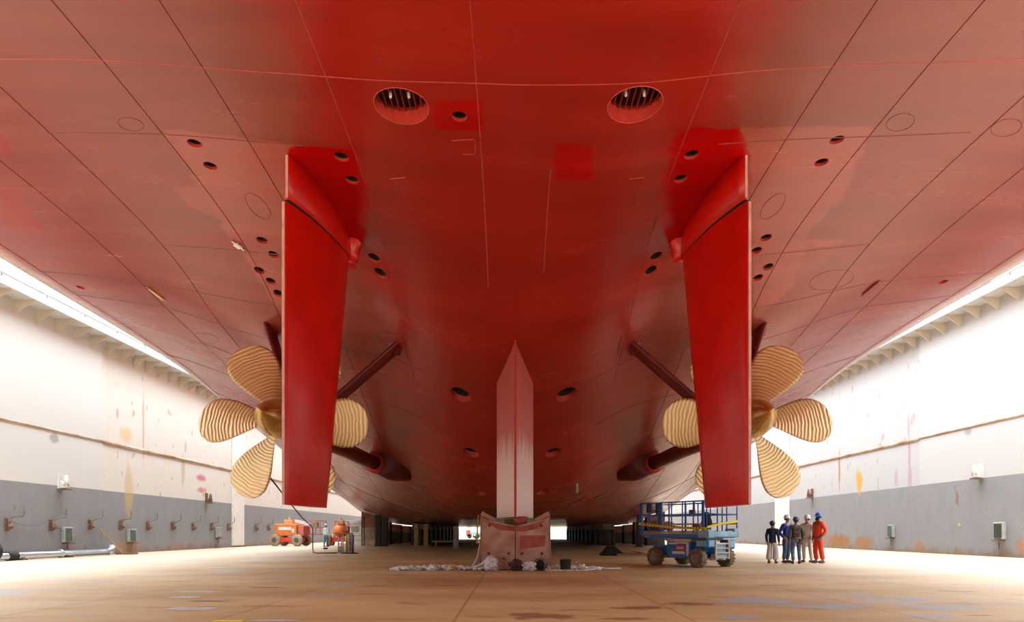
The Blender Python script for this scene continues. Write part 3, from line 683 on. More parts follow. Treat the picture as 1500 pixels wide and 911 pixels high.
for px in (8, 73, 130, 178, 218, 254, 284, 311, 335, 376, 394):
    D = 20800/(750-px)
    if px == 335: D = 50.2
    z = [1.35,1.35,1.4,1.4,1.4,1.4,1.4,1.4,1.4,1.4,1.4][k]
    t = goose(D, z, k); k += 1
    lab = {8:'rusty gooseneck pipe on left dock wall, nearest the frame edge', 73:'short rusty gooseneck pipe on left wall above the long silver pipe, second from frame edge',
           130:'thin upright gooseneck pipe on left wall at the end of the drooping cable'}.get(px)
    if lab is None:
        lab = 'bent rusty gooseneck pipe in the row on the grey left wall beyond the leaning plank' if D < 51 else 'distant gooseneck pipe on the wall past the white gap'
    tag(t, lab, 'pipe', 'gooseneck pipes along the left dock wall')
pd = [20800/(750-p) for p in (8, 73, 130, 178)]
for a, b, sag, lab in ((pd[0], pd[1], .35, 'thin cable drooping between the first two gooseneck pipes'), (pd[1], pd[2], .85, 'thin cable sagging low behind the round-backed wall box')):
    g = MB(); g.tube([(XL+.10, a+(b-a)*t_, 1.65-sag*4*t_*(1-t_)*.7) for t_ in np.linspace(0.06, .94, 14)], .012, 6)
    tag(g.build('wall_cable', mat('cable_grey', (.16,.15,.14), .6)), lab, 'cable')
# wall cabinets
def cabinet(x, D, z, sg, wd, ht, col, label, tilt=0):
    t = empty('wall_cabinet', (x, D, z)); g = MB(); g.box((x+sg*.08, D, z), (.16, wd, ht)); o = g.build('cabinet_body', mat('cab_frame', (.45,.45,.42), .5), bevel=.03); ad(o, t)
    g = MB(); g.box((x+sg*.165, D, z), (.03, wd*.72, ht*.8)); o = g.build('cabinet_door', mat(col[0], col[1], .4)); ad(o, t)
    g = MB(); g.box((x+sg*.14, D, z-ht/2-.05), (.3, wd*.8, .06)); g.tube([(x+sg*.1, D, z-ht/2), (x+sg*.1, D, .35)], .02, 6); o = g.build('cabinet_bracket', M_RUST); ad(o, t)
    tag(t, label, 'wall box')
GR = ('cab_green', (.09,.16,.13))
cabinet(XL, 31.8, 1.02, 1, .62, .72, GR, 'green-faced wall box hanging under the drooping cable on left wall')
cabinet(XL-.12, 37.4, .95, 1, .75, .72, GR, 'green flat box low on left wall beyond the leaning plank')
cabinet(XL-.12, 48.4, 1.1, 1, .8, .75, ('cab_grey', (.35,.37,.37)), 'small grey box far along the left wall before the gap')
cabinet(XR+.12, 40.6, 1.2, -1, .62, .75, GR, 'green narrow box on right wall near the group of workers')
cabinet(XR, 31.4, 1.2, -1, .66, .8, ('cab_dark', (.05,.07,.06)), 'white-framed dark box on the right wall beside the frame edge')
def hook(x, D, z, sg, m2, label):
    t = empty('mooring_bracket', (x, D, z)); g = MB(); g.box((x+sg*.03, D, z), (.08,.35,.7)); g.prism([(x, D-.1, z-.3), (x+sg*.4, D-.1, z-.28), (x+sg*.4, D-.1, z-.2), (x, D-.1, z+.1)], (0, .2, 0))
    o = g.build('bracket_plate', m2, bevel=.01); ad(o, t)
    g = MB(); g.lathe([(0,-.2),(.12,-.2),(.10,.05),(.07,.28),(0,.32)], (x+sg*.3, D, z), 'Z', 12); o = g.build('bracket_horn', m2 if m2 is M_RUST else mat('horn_white', (.78,.76,.72), .5, var=.1)); ad(o, t)
    g = MB(); g.box((x+sg*.22, D, z-.34), (.42,.4,.06)); o = g.build('bracket_shelf', M_RUST); ad(o, t)
    tag(t, label, 'wall bracket')
MW = mat('bracket_white', (.78,.76,.72), .5)
hook(XL, 31.4, 3.45, 1, MW, 'white rust-footed bracket on the grey paint line of near left wall')
hook(XL-.12, 46.7, 3.45, 1, M_RUST, 'brown rusty bracket on the paint line of left wall beside pink stains')
hook(XR, 32.75, 4.05, -1, MW, 'white rust-footed bracket on the paint line of near right wall')
hook(XR+.12, 51.4, 4.05, -1, M_RUST, 'brown rusty bracket on right wall above the group of workers')
# pale posts standing in the wall gaps
for X, D, lab in ((XL-.45, 52.05, 'white scuffed steel post in the gap of the left dock wall'), (XR+.45, 57.1, 'white steel post in the gap of the right dock wall behind workers')):
    t = empty('gap_post', (X, D, 0)); g = MB(); g.box((X, D, 5.2), (.8, 2.25 if X < 0 else 2.95, 10.4)); o = g.build('post_shaft', mat('post_white', (.85,.84,.82), .5, var=.06)); ad(o, t)
    g = MB(); g.box((X, D, .06), (1.0, 2.28 if X < 0 else 2.96, .12)); o = g.build('post_foot', M_RUST); ad(o, t); tag(t, lab, 'post')
# long silver pipe at the foot of the left wall
t = empty('ground_pipe', (-20.2, 31, 0)); M_SIL = mat('silver_pipe', (.62,.66,.72), .25, .6, var=.05)
g = MB(); g.tube([(-20.1, 26.2, .17), (-20.1, 33.9, .17)], .14, 16); g.tube([(-20.1, 33.9, .17), (-20.1, 34.2, .2), (-20.12, 34.35, .42)], .16, 12); o = g.build('pipe_run', M_SIL); ad(o, t)
for D, m2, w2, nm in ((27.4, mat('black_rubber', (.02,.02,.02), .7), .5, 'rubber_coupling'), (30.4, M_SIL, .12, 'pipe_flange'), (26.5, M_SIL, .1, 'pipe_flange')):
    g = MB(); g.lathe([(.14,-w2/2),(.185,-w2/2),(.185,w2/2),(.14,w2/2)], (-20.1, D, .186), 'Y', 16); o = g.build(nm, m2); ad(o, t)
g = MB(); g.box((-20.1, 30.8, .03), (.5,.2,.06)); g.box((-20.1, 27.9, .03), (.5,.2,.06)); o = g.build('pipe_chock', mat('chock_brown', (.2,.13,.08), .8)); ad(o, t)
tag(t, 'long silver pipe lying on the floor along the left wall', 'pipe')
g = MB(); g.bar((-20.62, 34.15, 1.28), (-19.9, 34.9, .0+.05), .16, .045); tag(g.build('plank', mat('plank_tan', (.50,.33,.20), .7)), 'tan wooden plank leaning on the left wall behind silver pipe', 'plank')
g = MB(); g.box((-19.75, 35.0, .04), (.9,.5,.07)); tag(g.build('board', mat('board_brown', (.22,.14,.08), .8)), 'dark flat board on the floor at the foot of the leaning plank', 'board')
# tyre half seen at the left frame edge
t = empty('cart_wheel', (-19.75, 25.9, .38)); g = MB(); g.lathe([(.22,-.1),(.34,-.12),(.39,-.08),(.40,0),(.39,.08),(.34,.12),(.22,.1),(.22,-.1)], (-19.75, 25.9, .405), 'Y', 26); o = g.build('tyre', mat('tyre_black', (.018,.017,.016), .75)); ad(o, t)
g = MB(); g.lathe([(0,-.05),(.22,-.06),(.22,.06),(0,.05)], (-19.75, 25.9, .405), 'Y', 20); o = g.build('wheel_rim', mat('rim_grey', (.2,.2,.2), .5, .4)); ad(o, t)
tag(t, 'black rubber wheel cut by the left frame edge beside silver pipe', 'wheel')
# ------------------------------------------------------------------ front keel block
def block_mat():
    m = mat('block_paint', (.55,.39,.31), .65, var=.2, scale=2.2, bump=.3, col2=(.42,.19,.14)); return m
t = empty('keel_block', (X0, 21.2, 0)); MBk = block_mat(); z1 = 1.62
for s_ in (-1, 1):
    pts = [(X0+s_*.012, 20.6, .02), (X0+s_*1.02, 20.6, .02), (X0+s_*1.02, 20.6, z1), (X0+s_*.85, 20.6, z1-.1), (X0+s_*.012, 20.6, 1.33)]
    g = MB(); g.prism(pts, (0, .09, 0)); o = g.build('face_plate', MBk, bevel=.008); ad(o, t)
    g = MB(); g.prism([(X0+s_*1.02, 20.6, .02), (X0+s_*1.09, 20.6, .02), (X0+s_*1.05, 20.6, z1+.03), (X0+s_*1.0, 20.6, z1+.03)], (0, 1.7, 0)); o = g.build('side_plate', mat('plate_rust', (.42,.24,.18), .7, var=.2), bevel=.006); ad(o, t)
    g = MB(); g.bar((X0+s_*.62, 20.56, 1.50), (X0+s_*1.02, 20.56, 1.72), .12, .07, up=(0, 1, 0)); o = g.build('capping_timber', mat('cap_wood', (.48,.24,.17), .75)); ad(o, t)
    g = MB()
    for (x, z) in ((.78, 1.34), (.8, .5), (.2, .5)): g.lathe([(0,-.025),(.035,-.022),(.045,0)], (X0+s_*x, 20.6, z), 'Y', 10)
    o = g.build('plate_bolt', mat('bolt_dark', (.14,.05,.035), .7)); ad(o, t)
g = MB(); g.box((X0, 21.5, .68), (1.9, 1.55, 1.33)); o = g.build('block_core', mat('core_wood', (.20,.12,.08), .85)); ad(o, t)
g = MB()
for z, x0, x1 in ((.40,-.62,-.18),(.31,-.66,-.22),(.22,-.6,-.15),(.14,-.5,-.2)): g.bar((X0+x0, 20.585, z), (X0+x1, 20.585, z+.01), .02, .025, up=(0, 1, 0))
g.bar((X0-.37, 20.58, .12), (X0-.34, 20.58, .45), .07, .02, up=(0, 1, 0)); g.bar((X0-.45, 20.58, .33), (X0-.25, 20.58, .35), .05, .02, up=(0, 1, 0))
o = g.build('cast_mark', mat('mark_tan', (.50,.27,.13), .8)); ad(o, t)
g = MB()
g.prism([(X0+.12, 20.597, .62), (X0+.9, 20.597, .72), (X0+.92, 20.597, 1.05), (X0+.15, 20.597, 1.04)], (0, .01, 0)); o = g.build('paint_patch', mat('patch_red', (.50,.12,.10), .6, var=.15, scale=3)); ad(o, t)
g = MB(); g.prism([(X0-.9, 20.597, 1.46), (X0-.1, 20.597, 1.32), (X0+.3, 20.597, 1.33), (X0+.9, 20.597, 1.5), (X0+.7, 20.597, 1.25), (X0+.25, 20.597, 1.16), (X0-.5, 20.597, 1.2)], (0, .01, 0)); o = g.build('overspray', mat('overspray_red', (.46,.11,.09), .6, var=.2, scale=4)); ad(o, t)
tag(t, 'large scuffed pinkish steel keel block carrying the skeg in the middle', 'keel block')
# ------------------------------------------------------------------ side blocks under the hull
M_STEEL = mat('block_steel', (.07,.05,.04), .75, var=.25, scale=2); M_TIMB = mat('block_timber', (.32,.20,.12), .8, var=.25, scale=3)
def side_block(x, D, ht, w_=1.1):
    t = empty('dock_block', (x, D, 0)); g = MB(); g.box((x, D, (ht-.5)/2), (w_, 1.5, ht-.5)); 
    for q in (-1, 1): g.box((x+q*w_*.3, D-.78, (ht-.5)/2), (.08, .08, ht-.5))
    o = g.build('block_base', M_STEEL, bevel=.02); ad(o, t)
    g = MB()
    for q in range(2): g.box((x, D, ht-.5+.125+q*.245), (w_-.1*q, 1.3, .24))
    o = g.build('block_cap', M_TIMB, bevel=.02); ad(o, t); return t
p8 = side_block(0, 0, 1.85); 
def put(x, D, lab, grp):
    c = copy_tree(p8); c.location = (X0+x, D, 0); tag(c, lab, 'dock block', grp); return c
first = True
for x, d0, n_, lab in ((-8, 58, 10, 'steel block with timber cap in the dark row under the hull, left'), (8, 58, 10, 'steel block with timber cap in the dark row under the hull, right')):
    for k in range(n_):
        put(x, d0+k*4, lab, 'dock blocks left of the keel' if x < 0 else 'dock blocks right of the keel')
for k in range(9): put(0, 36+k*4, 'dark steel block with timber cap in the centre line behind the pinkish keel block', 'centre line blocks')
for o in [p8]+[x for x in bpy.data.objects if x.parent is p8]: bpy.data.objects.remove(o)
# tall bilge shores left and right
M_BR1 = mat('shore_brown', (.30,.13,.08), .8, var=.25, scale=1.2); M_BLK = mat('shore_black', (.02,.017,.015), .7)
def bilge(x, D, lab, face):
    h = H(X0+x, D); t = empty('bilge_block', (X0+x, D, 0)); s_ = 1 if x > 0 else -1
    g = MB(); g.box((X0+x, D, h*.28), (1.5, 1.3, h*.56)); o = g.build('block_base', face, bevel=.02); ad(o, t)
    g = MB(); a, b = H(X0+x-.75*s_, D)-.02, H(X0+x+.75*s_, D)-.02
    g.prism([(X0+x-.75*s_, D-.65, h*.56), (X0+x+.75*s_, D-.65, h*.56), (X0+x+.75*s_, D-.65, min(b, h+.6)-.12), (X0+x-.75*s_, D-.65, a-.12)], (0, 1.1, 0)); o = g.build('block_head', M_BR1); ad(o, t)
    tag(t, lab, 'bilge block'); return t
pale = mat('bilge_pale', (.50,.38,.28), .8, var=.25, scale=1)
bilge(-12.0, 58, 'tall pale-based block with red-brown head under the left bilge, nearest', pale)
for k in range(5): tag(bilge(-12+.15*k, 63+k*5, 'x', M_STEEL), 'dark bilge block in the receding row under the left bilge', 'bilge block', 'left bilge blocks')
for k in range(6): tag(bilge(12-.15*k, 58+k*5, 'x', M_STEEL), 'dark bilge block in the receding row under the right bilge', 'bilge block', 'right bilge blocks')
for px, D, lab in ((554, 54.5, 'black steel post left-most of the pair before the pale bilge block'), (564, 54.5, 'black steel post right of its twin before the bilge blocks')):
    x = (px-750)/1000*D; g = MB(); hh = min(H(x+a, D+b) for a in (-.25, .25) for b in (-.2, .2))-.03; g.box((x, D, hh/2), (.42, .35, hh)); g.box((x, D, .05), (.5,.45,.1)); tag(g.build('shore_post', M_BLK), lab, 'post')
for px, D, hh, lab, m2 in ((1036-100, 52, 2.9, 'dark upright shore post beside the lift under the right bilge', M_BLK), (610, 55.5, 1.8, 'yellow-brown timber prop under the hull, left of a second one', mat('prop_yellow', (.50,.34,.13), .7)), (624, 55.5, 1.8, 'yellow-brown timber prop under the hull, right of a second one', mat('prop_yellow', (.5,.34,.13))),
                       (668, 47, 1.55, 'pale upright post standing before the far bright opening', mat('prop_pale', (.55,.48,.38), .7))):
    x = (px-750)/1000*D; g = MB(); g.box((x, D, hh/2), (.34, .3, hh)); g.box((x, D, .04), (.6,.5,.08)); tag(g.build('shore_post', m2), lab, 'post')
g = MB(); g.bar((-6.1, 52, .42), (-2.7, 52, .42), .08, .12); g.box((-5.8, 52, .21), (.1,.1,.42)); g.box((-3.0, 52, .21), (.1,.1,.42)); tag(g.build('low_barrier', mat('prop_yellow', (.5,.3,.1))), 'low yellow-brown barrier rail on the floor before the far opening', 'barrier')
# ------------------------------------------------------------------ litter round the keel block
M_RAG = mat('rag_white', (.90,.87,.82), .8, var=.2, scale=9, bump=.4); M_PLA = mat('clear_plastic', (.80,.82,.90), .25, var=.15, scale=10, bump=.6, bscale=12)
M_DKB = mat('dark_bag', (.05,.028,.025), .5, var=.2, scale=8, bump=.6, bscale=10)
def rags(x0, x1, D, seed, n_, name, label):
    r_ = random.Random(seed); g = MB()
    for k in range(n_):
        t_ = k/(n_-1); x = x0+(x1-x0)*t_+r_.uniform(-.12, .12); d = D+r_.uniform(-.18, .22); amp = .02+.10*math.sin(math.pi*min(1, max(0, (t_ if x1 > x0 else t_)*.9+.12)))
        pts = []; a = r_.uniform(-.5, .5); L_ = r_.uniform(.25, .6)
        for q in range(7):
            u = q/6-.5; pts.append((x+u*L_*math.cos(a), d+u*L_*math.sin(a)+.05*math.sin(q*2+k), .03+amp*abs(math.sin(q*1.3+k*2))*r_.uniform(.5, 1.3)))
        g.tube(pts, [r_.uniform(.02, .06) for _ in pts], 6)
        if k % 2 == 0: g.blob((x, d, .04), (r_.uniform(.15,.35), r_.uniform(.12,.25), r_.uniform(.06,.18)), seed*31+k, .35, 10, 6)
    o = g.build(name, M_RAG); tag(o, label, 'rags', kind='stuff'); return o
rags(-3.35, -.75, 20.35, 3, 26, 'rag_heap', 'trail of crumpled whitish rags on the floor left of keel block')
rags(1.05, 2.55, 20.45, 4, 16, 'rag_heap', 'trail of crumpled whitish rags on the floor right of keel block')
g = MB(); g.tube([(-1.25, 20.4, .05), (-1.0, 20.3, .14), (-.82, 20.25, .23), (-.66, 20.2, .18), (-.55, 20.2, .04)], .04, 8); tag(g.build('white_hose', M_RAG), 'white hose end arching over the rags beside keel block', 'hose')
g = MB(); g.tube([(-1.22, 20.7, .05), (-1.05, 20.85, .35), (-.98, 21.2, .8), (-1.2, 21.9, .98), (-1.3, 23, 1.0)], .035, 8); tag(g.build('pale_hose', mat('hose_pale', (.62,.58,.50), .5)), 'pale hose rising from the rags left of keel block', 'hose')
g = MB(); g.tube([(-1.07, 20.75, .78), (-1.05, 20.78, 1.3), (-1.02, 20.8, 1.66)], .022, 8); tag(g.build('yellow_pole', mat('yellow_paint', (.70,.42,.03), .5)), 'thin yellow strap upright at the left edge of keel block', 'strap')
g = MB(); g.blob((-1.75, 20.35, .14), (.22,.16,.1), 9, .3, 10, 6); tag(g.build('yellow_rag', mat('yellow_rag', (.75,.52,.05), .7)), 'small yellow rag on the white rag trail', 'rag')
def bag(x, D, d, m, seed, name, label, neck=True):
    g = MB(); g.blob((x, D, d[2]*.42), d, seed, .28, 20, 12, True)
    o = g.build(name, m); tag(o, label, 'bag'); return o
bag(-.63, 20.2, (.42,.36,.46), M_PLA, 11, 'plastic_bag', 'upright crumpled clear plastic bag against left half of keel block')
bag(.13, 20.15, (.40,.36,.38), M_DKB, 12, 'dark_bag', 'dark brown bag slumped at the middle of keel block foot')
bag(.50, 20.1, (.44,.34,.30), M_PLA, 13, 'plastic_bag', 'crumpled white plastic bag beside the dark brown bag')
# open sack: dark mouth with brown rim
t = empty('open_sack', (.86, 20.25, 0)); g = MB(); g.blob((.86, 20.32, .17), (.46,.36,.42), 14, .2, 18, 10); o = g.build('sack_body', mat('sack_brown', (.34,.22,.14), .8, var=.3, scale=12, bump=.5)); ad(o, t)
g = MB(); g.blob((.84, 20.17, .18), (.26,.16,.3), 15, .1, 14, 8); o = g.build('sack_mouth', M_DARK); ad(o, t); tag(t, 'brown open sack lying at the right foot of keel block', 'sack')
t = empty('black_bucket', (1.58, 20.3, 0)); g = MB(); g.lathe([(0,.01),(.14,.01),(.15,.05),(.17,.32),(.18,.33),(.17,.34),(.15,.3),(.14,.06),(0,.05)], (1.58, 20.2, 0), n=20); o = g.build('bucket_body', mat('bucket_black', (.03,.035,.032), .5)); ad(o, t)
g = MB(); g.tube([(1.58+.175*math.cos(a), 20.2-.03, .33-.12*math.sin(a)) for a in np.linspace(0, math.pi, 10)], .008, 6); o = g.build('bucket_handle', mat('wire', (.3,.3,.3), .4, .6)); ad(o, t); tag(t, 'small black bucket among rags right of keel block', 'bucket')
g = MB(); g.tube([(2.2, 20.4, .04), (3.3, 20.7, .04)], .028, 8); tag(g.build('white_pole', mat('pole_grey', (.55,.52,.48), .5)), 'pale pole on the floor at the far end of right rags', 'pole')
g = MB(); g.tube([(.98, 20.0, .03), (1.3, 19.85, .03), (1.8, 19.8, .03), (2.2, 20.0, .03), (2.45, 20.3, .035)], .022, 8); tag(g.build('white_cable', M_RAG), 'white cable looped round the front of the right rag trail', 'cable')
# wooden wedge
t = empty('timber_wedge', (5.1, 33, 0)); 
g = MB(); g.prism([(4.3, 32.6, .005), (5.5, 32.6, .005), (4.9, 32.6, .46), (4.7, 32.6, .46)], (0, 1.3, 0)); o = g.build('wedge_end', M_DARK); ad(o, t)
g = MB(); g.box((5.75, 33.3, .06), (1.5,1.6,.1)); g.bar((4.95, 33.2, .47), (6.3, 33.2, .14), 1.3, .05); o = g.build('wedge_board', mat('wedge_wood', (.36,.18,.09), .8, var=.2)); ad(o, t); tag(t, 'dark triangular wedge with brown boards on the floor behind the lift', 'wedge')
g = MB(); g.blob((2.3, 24.5, .04), (.14,.1,.07), 5, .2, 9, 6); tag(g.build('scrap', M_RAG), 'small pale scrap on the brown floor right of keel block', 'scrap')
# yellow mark on the floor at the frame bottom
g = MB(); g.box((-3.65, 8.78, .006), (.38,.14,.006)); tag(g.build('yellow_plate', mat('yellow_mark', (.85,.62,.02), .5)), 'yellow plate on the floor at bottom frame edge', 'plate')
for (x, D, a, b, k) in ((-3.1, 8.85, .7, .12, 1), (-4.8, 10.2, .8, .25, 2), (-5.75, 12.0, .55, .2, 4)):
    g = MB(); r_ = random.Random(k); g.add([(x+a/2*math.cos(q)*r_.uniform(.85,1.1), D+b*math.sin(q)*r_.uniform(.7,1.1), .004) for q in np.linspace(0, 6.0, 22)], [tuple(range(22))])
    tag(g.build('floor_cover', mat('cover_grey', (.50,.48,.46), .45)), {1:'pale grey worn patch plate beside the yellow plate', 2:'grey oval cover plate in the left foreground floor', 4:'small grey oval plate on the floor beyond the larger one'}[k], 'plate')
# ------------------------------------------------------------------ scissor lift
def scissor_lift():
    O = Vector((6.16, 21.6, 0)); A = Vector((-.545, .839, 0)).normalized(); B = Vector((.839, .545, 0)).normalized()
    R = Matrix((A, B, Vector((0, 0, 1)))).transposed()
    t = empty('scissor_lift', O)
    def Q(a, b, z): return O + A*a + B*b + Vector((0, 0, z))
    blue = mat('lift_blue', (.015,.19,.60), .4, var=.1, scale=2); lb = mat('lift_light_blue', (.28,.52,.72), .45, var=.15, scale=3)
    rail = mat('rail_blue', (.015,.13,.50), .4); gry = mat('lift_grey', (.52,.48,.44), .6, var=.2); dk = mat('lift_dark', (.03,.03,.03), .6)
    tan_ = mat('lift_tan', (.70,.58,.45), .6, var=.2); dirt = mat('tyre_dirty', (.30,.22,.15), .85, var=.3, scale=14, bump=.5)
    def part(g, nm, m, bevel=.01, parent=None, label=None):
        o = g.build(nm, m, bevel=bevel); ad(o, parent or t)
        if label: o['label'] = label
        return o
    L_, W_ = 2.95, 1.45
    g = MB(); g.box(Q(1.45, .72, .52), (2.3, .95, .34), R); g.box(Q(.55, .72, .42), (.5, 1.1, .2), R); part(g, 'chassis', blue)
    g = MB(); g.box(Q(1.28, .26, .56), (1.05, .36, .56), R); cov = part(g, 'side_cover', blue, .03)
    g = MB(); g.box(Q(1.28, .26, .875), (1.1, .38, .1), R); part(g, 'cover_top', tan_, .01)
    # decals on the side cover: red panel with pale strokes, white strips
    red = mat('decal_red', (.60,.02,.04), .4); wh = mat('decal_white', (.75,.78,.82), .5)
    g = MB(); g.box(Q(1.18, .072, .62), (.36, .012, .19), R); d_ = part(g, 'red_decal', red, 0, cov)
    g = MB()
    for k in range(5): g.box(Q(1.30-.06*k, .062, .62), (.035, .008, .075), R)
    part(g, 'decal_stroke', wh, 0, cov)
    g = MB(); g.box(Q(1.27, .072, .46), (.55, .012, .09), R); g.box(Q(.86, .072, .58), (.1, .012, .44), R); g.box(Q(1.5, .072, .765), (.38, .012, .06), R); g.box(Q(1.14, .072, .79), (.5, .012, .05), R); part(g, 'white_decal', wh, 0, cov)
    # near-end light blue housings
    g = MB(); g.box(Q(.25, .22, .77), (.5, .35, .26), R); g.box(Q(.22, 1.25, .74), (.4, .3, .3), R); hh = part(g, 'end_housing', blue, .04)
    g = MB(); g.box(Q(.25, .04, .78), (.40, .012, .18), R); g.box(Q(-.002+.0, .24, .78), (.012, .26, .18), R); g.box(Q(.012, 1.25, .76), (.012, .24, .2), R); part(g, 'pale_panel', lb, 0, hh)
    # ladder / front grille between wheels
    g = MB()
    for b_ in (.42, 1.04): g.box(Q(.0, b_, .58), (.06, .06, .62), R)
    for z in (.32, .47, .62, .77): g.box(Q(.0, .73, z), (.05, .66, .045), R)
    part(g, 'ladder', tan_, .005)
    g = MB(); g.box(Q(.1, .74, .38), (.16, .7, .12), R); g.box(Q(.05, .72, .62), (.02, .5, .36), R); part(g, 'front_panel', lb, .02)
    g = MB(); g.tube([Q(.45, .0, .31), Q(.45, 1.45, .31)], .06, 10); g.tube([Q(2.3, 0, .31), Q(2.3, 1.45, .31)], .06, 10); g.bar(Q(.2, .4, .28), Q(.2, 1.1, .28), .07, .1); part(g, 'axle', gry, 0)
    # wheels: lugged
    def wheel(a, b):
        c = Q(a, b, .31); Ry = R; n_ = 28; g = MB(); vs = []; prof = [(.17,-.12),(.27,-.13),(.305,-.09),(.31,0),(.305,.09),(.27,.13),(.17,.12)]
        for r, h in prof:
            for k in range(n_):
                q = 2*math.pi*k/n_; vs.append(c + A*(r*math.cos(q)) + Vector((0,0,1))*(r*math.sin(q)) + B*h)
        g.add(vs, [(i*n_+k, i*n_+(k+1) % n_, (i+1)*n_+(k+1) % n_, (i+1)*n_+k) for i in range(6) for k in range(n_)], True)
        for k in range(16):
            q = 2*math.pi*k/16
            for sd in (-1, 1):
                qq = q+(.1 if sd > 0 else -.1); rr = A*math.cos(qq)+Vector((0,0,1))*math.sin(qq); tt = -A*math.sin(qq)+Vector((0,0,1))*math.cos(qq)
                Rm = Matrix((rr, tt, B)).transposed(); g.box(c+rr*.298+B*sd*.06, (.035,.05,.12), Rm)
        w_ = part(g, 'wheel', dirt, 0)
        g = MB(); vs = []; prof = [(.0,-.06),(.06,-.1),(.08,-.05),(.14,-.04),(.17,-.12),(.18,-.12),(.18,.12),(.0,.1)]
        for r, h in prof:
            for k in range(20):
                q = 2*math.pi*k/20; vs.append(c + A*(r*math.cos(q)) + Vector((0,0,1))*(r*math.sin(q)) + B*h)
        g.add(vs, [(i*20+k, i*20+(k+1) % 20, (i+1)*20+(k+1) % 20, (i+1)*20+k) for i in range(7) for k in range(20)])
        part(g, 'wheel_rim', mat('rim_tan', (.42,.34,.28), .6), 0, w_)
    for a, b in ((.42, .06), (2.30, .06), (.42, 1.40), (2.30, 1.40)): wheel(a, b)
    # folded scissor stack
    g = MB()
    for k in range(4):
        for b_ in (.3, 1.1): g.box(Q(1.45, b_+.04*(k % 2), .90+k*.035-.02), (2.3, .06, .03), R)
    part(g, 'scissor_arms', gry, 0)
    # deck
    g = MB(); g.box(Q(1.45, .725, 1.01), (2.75, W_-.05, .12), R); dd = part(g, 'platform_base', blue, .01)
    g = MB(); g.box(Q(1.1, .725, 1.13), (2.2, W_, .12), R); part(g, 'platform_deck', gry, .01)
    g = MB(); g.box(Q(2.55, .725, 1.10), (.9, W_-.08, .16), R); part(g, 'deck_extension', mat('ext_pink', (.34,.22,.18), .7), .01)
    g = MB(); g.box(Q(.12, .12, 1.08), (.45, .3, .24), R); g.box(Q(-.02, .8, 1.07), (.12, 1.3, .18), R); g.box(Q(.12, 1.35, 1.13), (.4, .22, .26), R); part(g, 'deck_corner', lb, .03)
    g = MB()
    for k in range(3): g.box(Q(.75+.55*k, -.004, 1.13), (.35, .01, .06), R)
    part(g, 'deck_slot', tan_, 0)
    # guard rails
    g = MB(); zt, zm, z0 = 2.14, 1.72, 1.15; r = .022
    def post(a, b, rr=.022): g.tube([Q(a, b, z0), Q(a, b, zt)], rr, 8)
    for a in (.0, .55, .9, 1.02, 1.5, 1.62, 2.05, 2.1, 2.55, 3.0): post(a, .0)
    for a in (.0, .6, 1.1, 1.65, 2.2, 3.0): post(a, W_)
    for b in (.0, .5, .95, W_): post(.0, b)
    for b in (.5, .95): post(3.0, b)
    for z in (zt, zm):
        g.tube([Q(0, 0, z), Q(3.0, 0, z), Q(3.0, W_, z), Q(0, W_, z), Q(0, 0, z)], r, 8)
    g.box(Q(1.98, .0, 1.66), (.1, .04, 1.0), R); g.box(Q(.15, 0, 1.66), (.09, .04, 1.0), R); g.box(Q(2.96, .03, 1.6), (.12,.06,1.1), R); g.box(Q(.52, 0, 1.9), (.05,.04,.5), R)
    part(g, 'guard_rail', rail, 0)
    g = MB(); g.box(Q(2.6, .06, 1.98), (.22, .1, .32), R); g.box(Q(2.25, .08, 1.95), (.10,.08,.36), R); part(g, 'control_box', dk, .02)
    g = MB(); g.box(Q(2.85, .05, 1.95), (.3, .04, .36), R); part(g, 'notice_board', mat('board_white', (.6,.6,.6), .5), .01)
    g = MB(); g.box(Q(.6, .0, 1.80), (.2, .1, .13), R); part(g, 'rail_box', mat('box_brown', (.12,.07,.06), .6), .01)
    # tape
    tp = mat('tape_yellow', (.80,.60,.01), .5, var=0); g = MB()
    pts = [Q(3.04, -.03, 1.44), Q(2.1, -.05, 1.36), Q(1.3, -.05, 1.30), Q(.6, -.05, 1.27), Q(-.02, -.03, 1.26)]
    for a, b in zip(pts, pts[1:]): g.bar(a, b, .008, .085)
    pts = [Q(-.03, 0, 1.30), Q(-.03, .7, 1.42), Q(-.03, W_, 1.5)]
    for a, b in zip(pts, pts[1:]): g.bar(a, b, .008, .07)
    pts = [Q(2.9, W_-.04, 1.42), Q(0, W_-.04, 1.42)]; g.bar(pts[0], pts[1], .008, .06)
    tape = part(g, 'barrier_tape', tp, 0); g = MB()
    for k in range(24): g.bar(Q(2.9-k*.12, -.058, 1.43-k*.0072), Q(2.86-k*.12, -.058, 1.43-k*.0072), .006, .04)
    part(g, 'tape_print', dk, 0, tape)
    tag(t, 'blue scissor lift with yellow tape round its rails, parked near the workers', 'scissor lift')
    # things lying on the deck
    def loose(g, nm, m, lab, cat): tag(g.build(nm, m), lab, cat)
    g = MB(); g.blob(Q(.35, .4, 1.46), (.34,.3,.5), 21, .15, 14, 9, False); g.blob(Q(.35, .4, 1.69), (.26,.24,.22), 23, .1, 12, 7, False); loose(g, 'black_bag', mat('bag_black', (.008,.008,.008), .8), 'black bag standing on the near end of the lift deck', 'bag')
    g = MB(); g.blob(Q(.72, .35, 1.30), (.3,.3,.2), 22, .35, 12, 7, False); loose(g, 'red_rags', mat('rag_red', (.42,.12,.08), .8, var=.3, scale=12), 'reddish rags on the lift deck beside the black bag', 'rags')
    g = MB(); g.blob(Q(2.05, .4, 1.35), (.5,.3,.3), 24, .3, 12, 8, False); loose(g, 'pink_rags', mat('rag_pink', (.68,.38,.32), .8, var=.3, scale=10), 'pink and white crumpled rags on middle of the lift deck', 'rags')
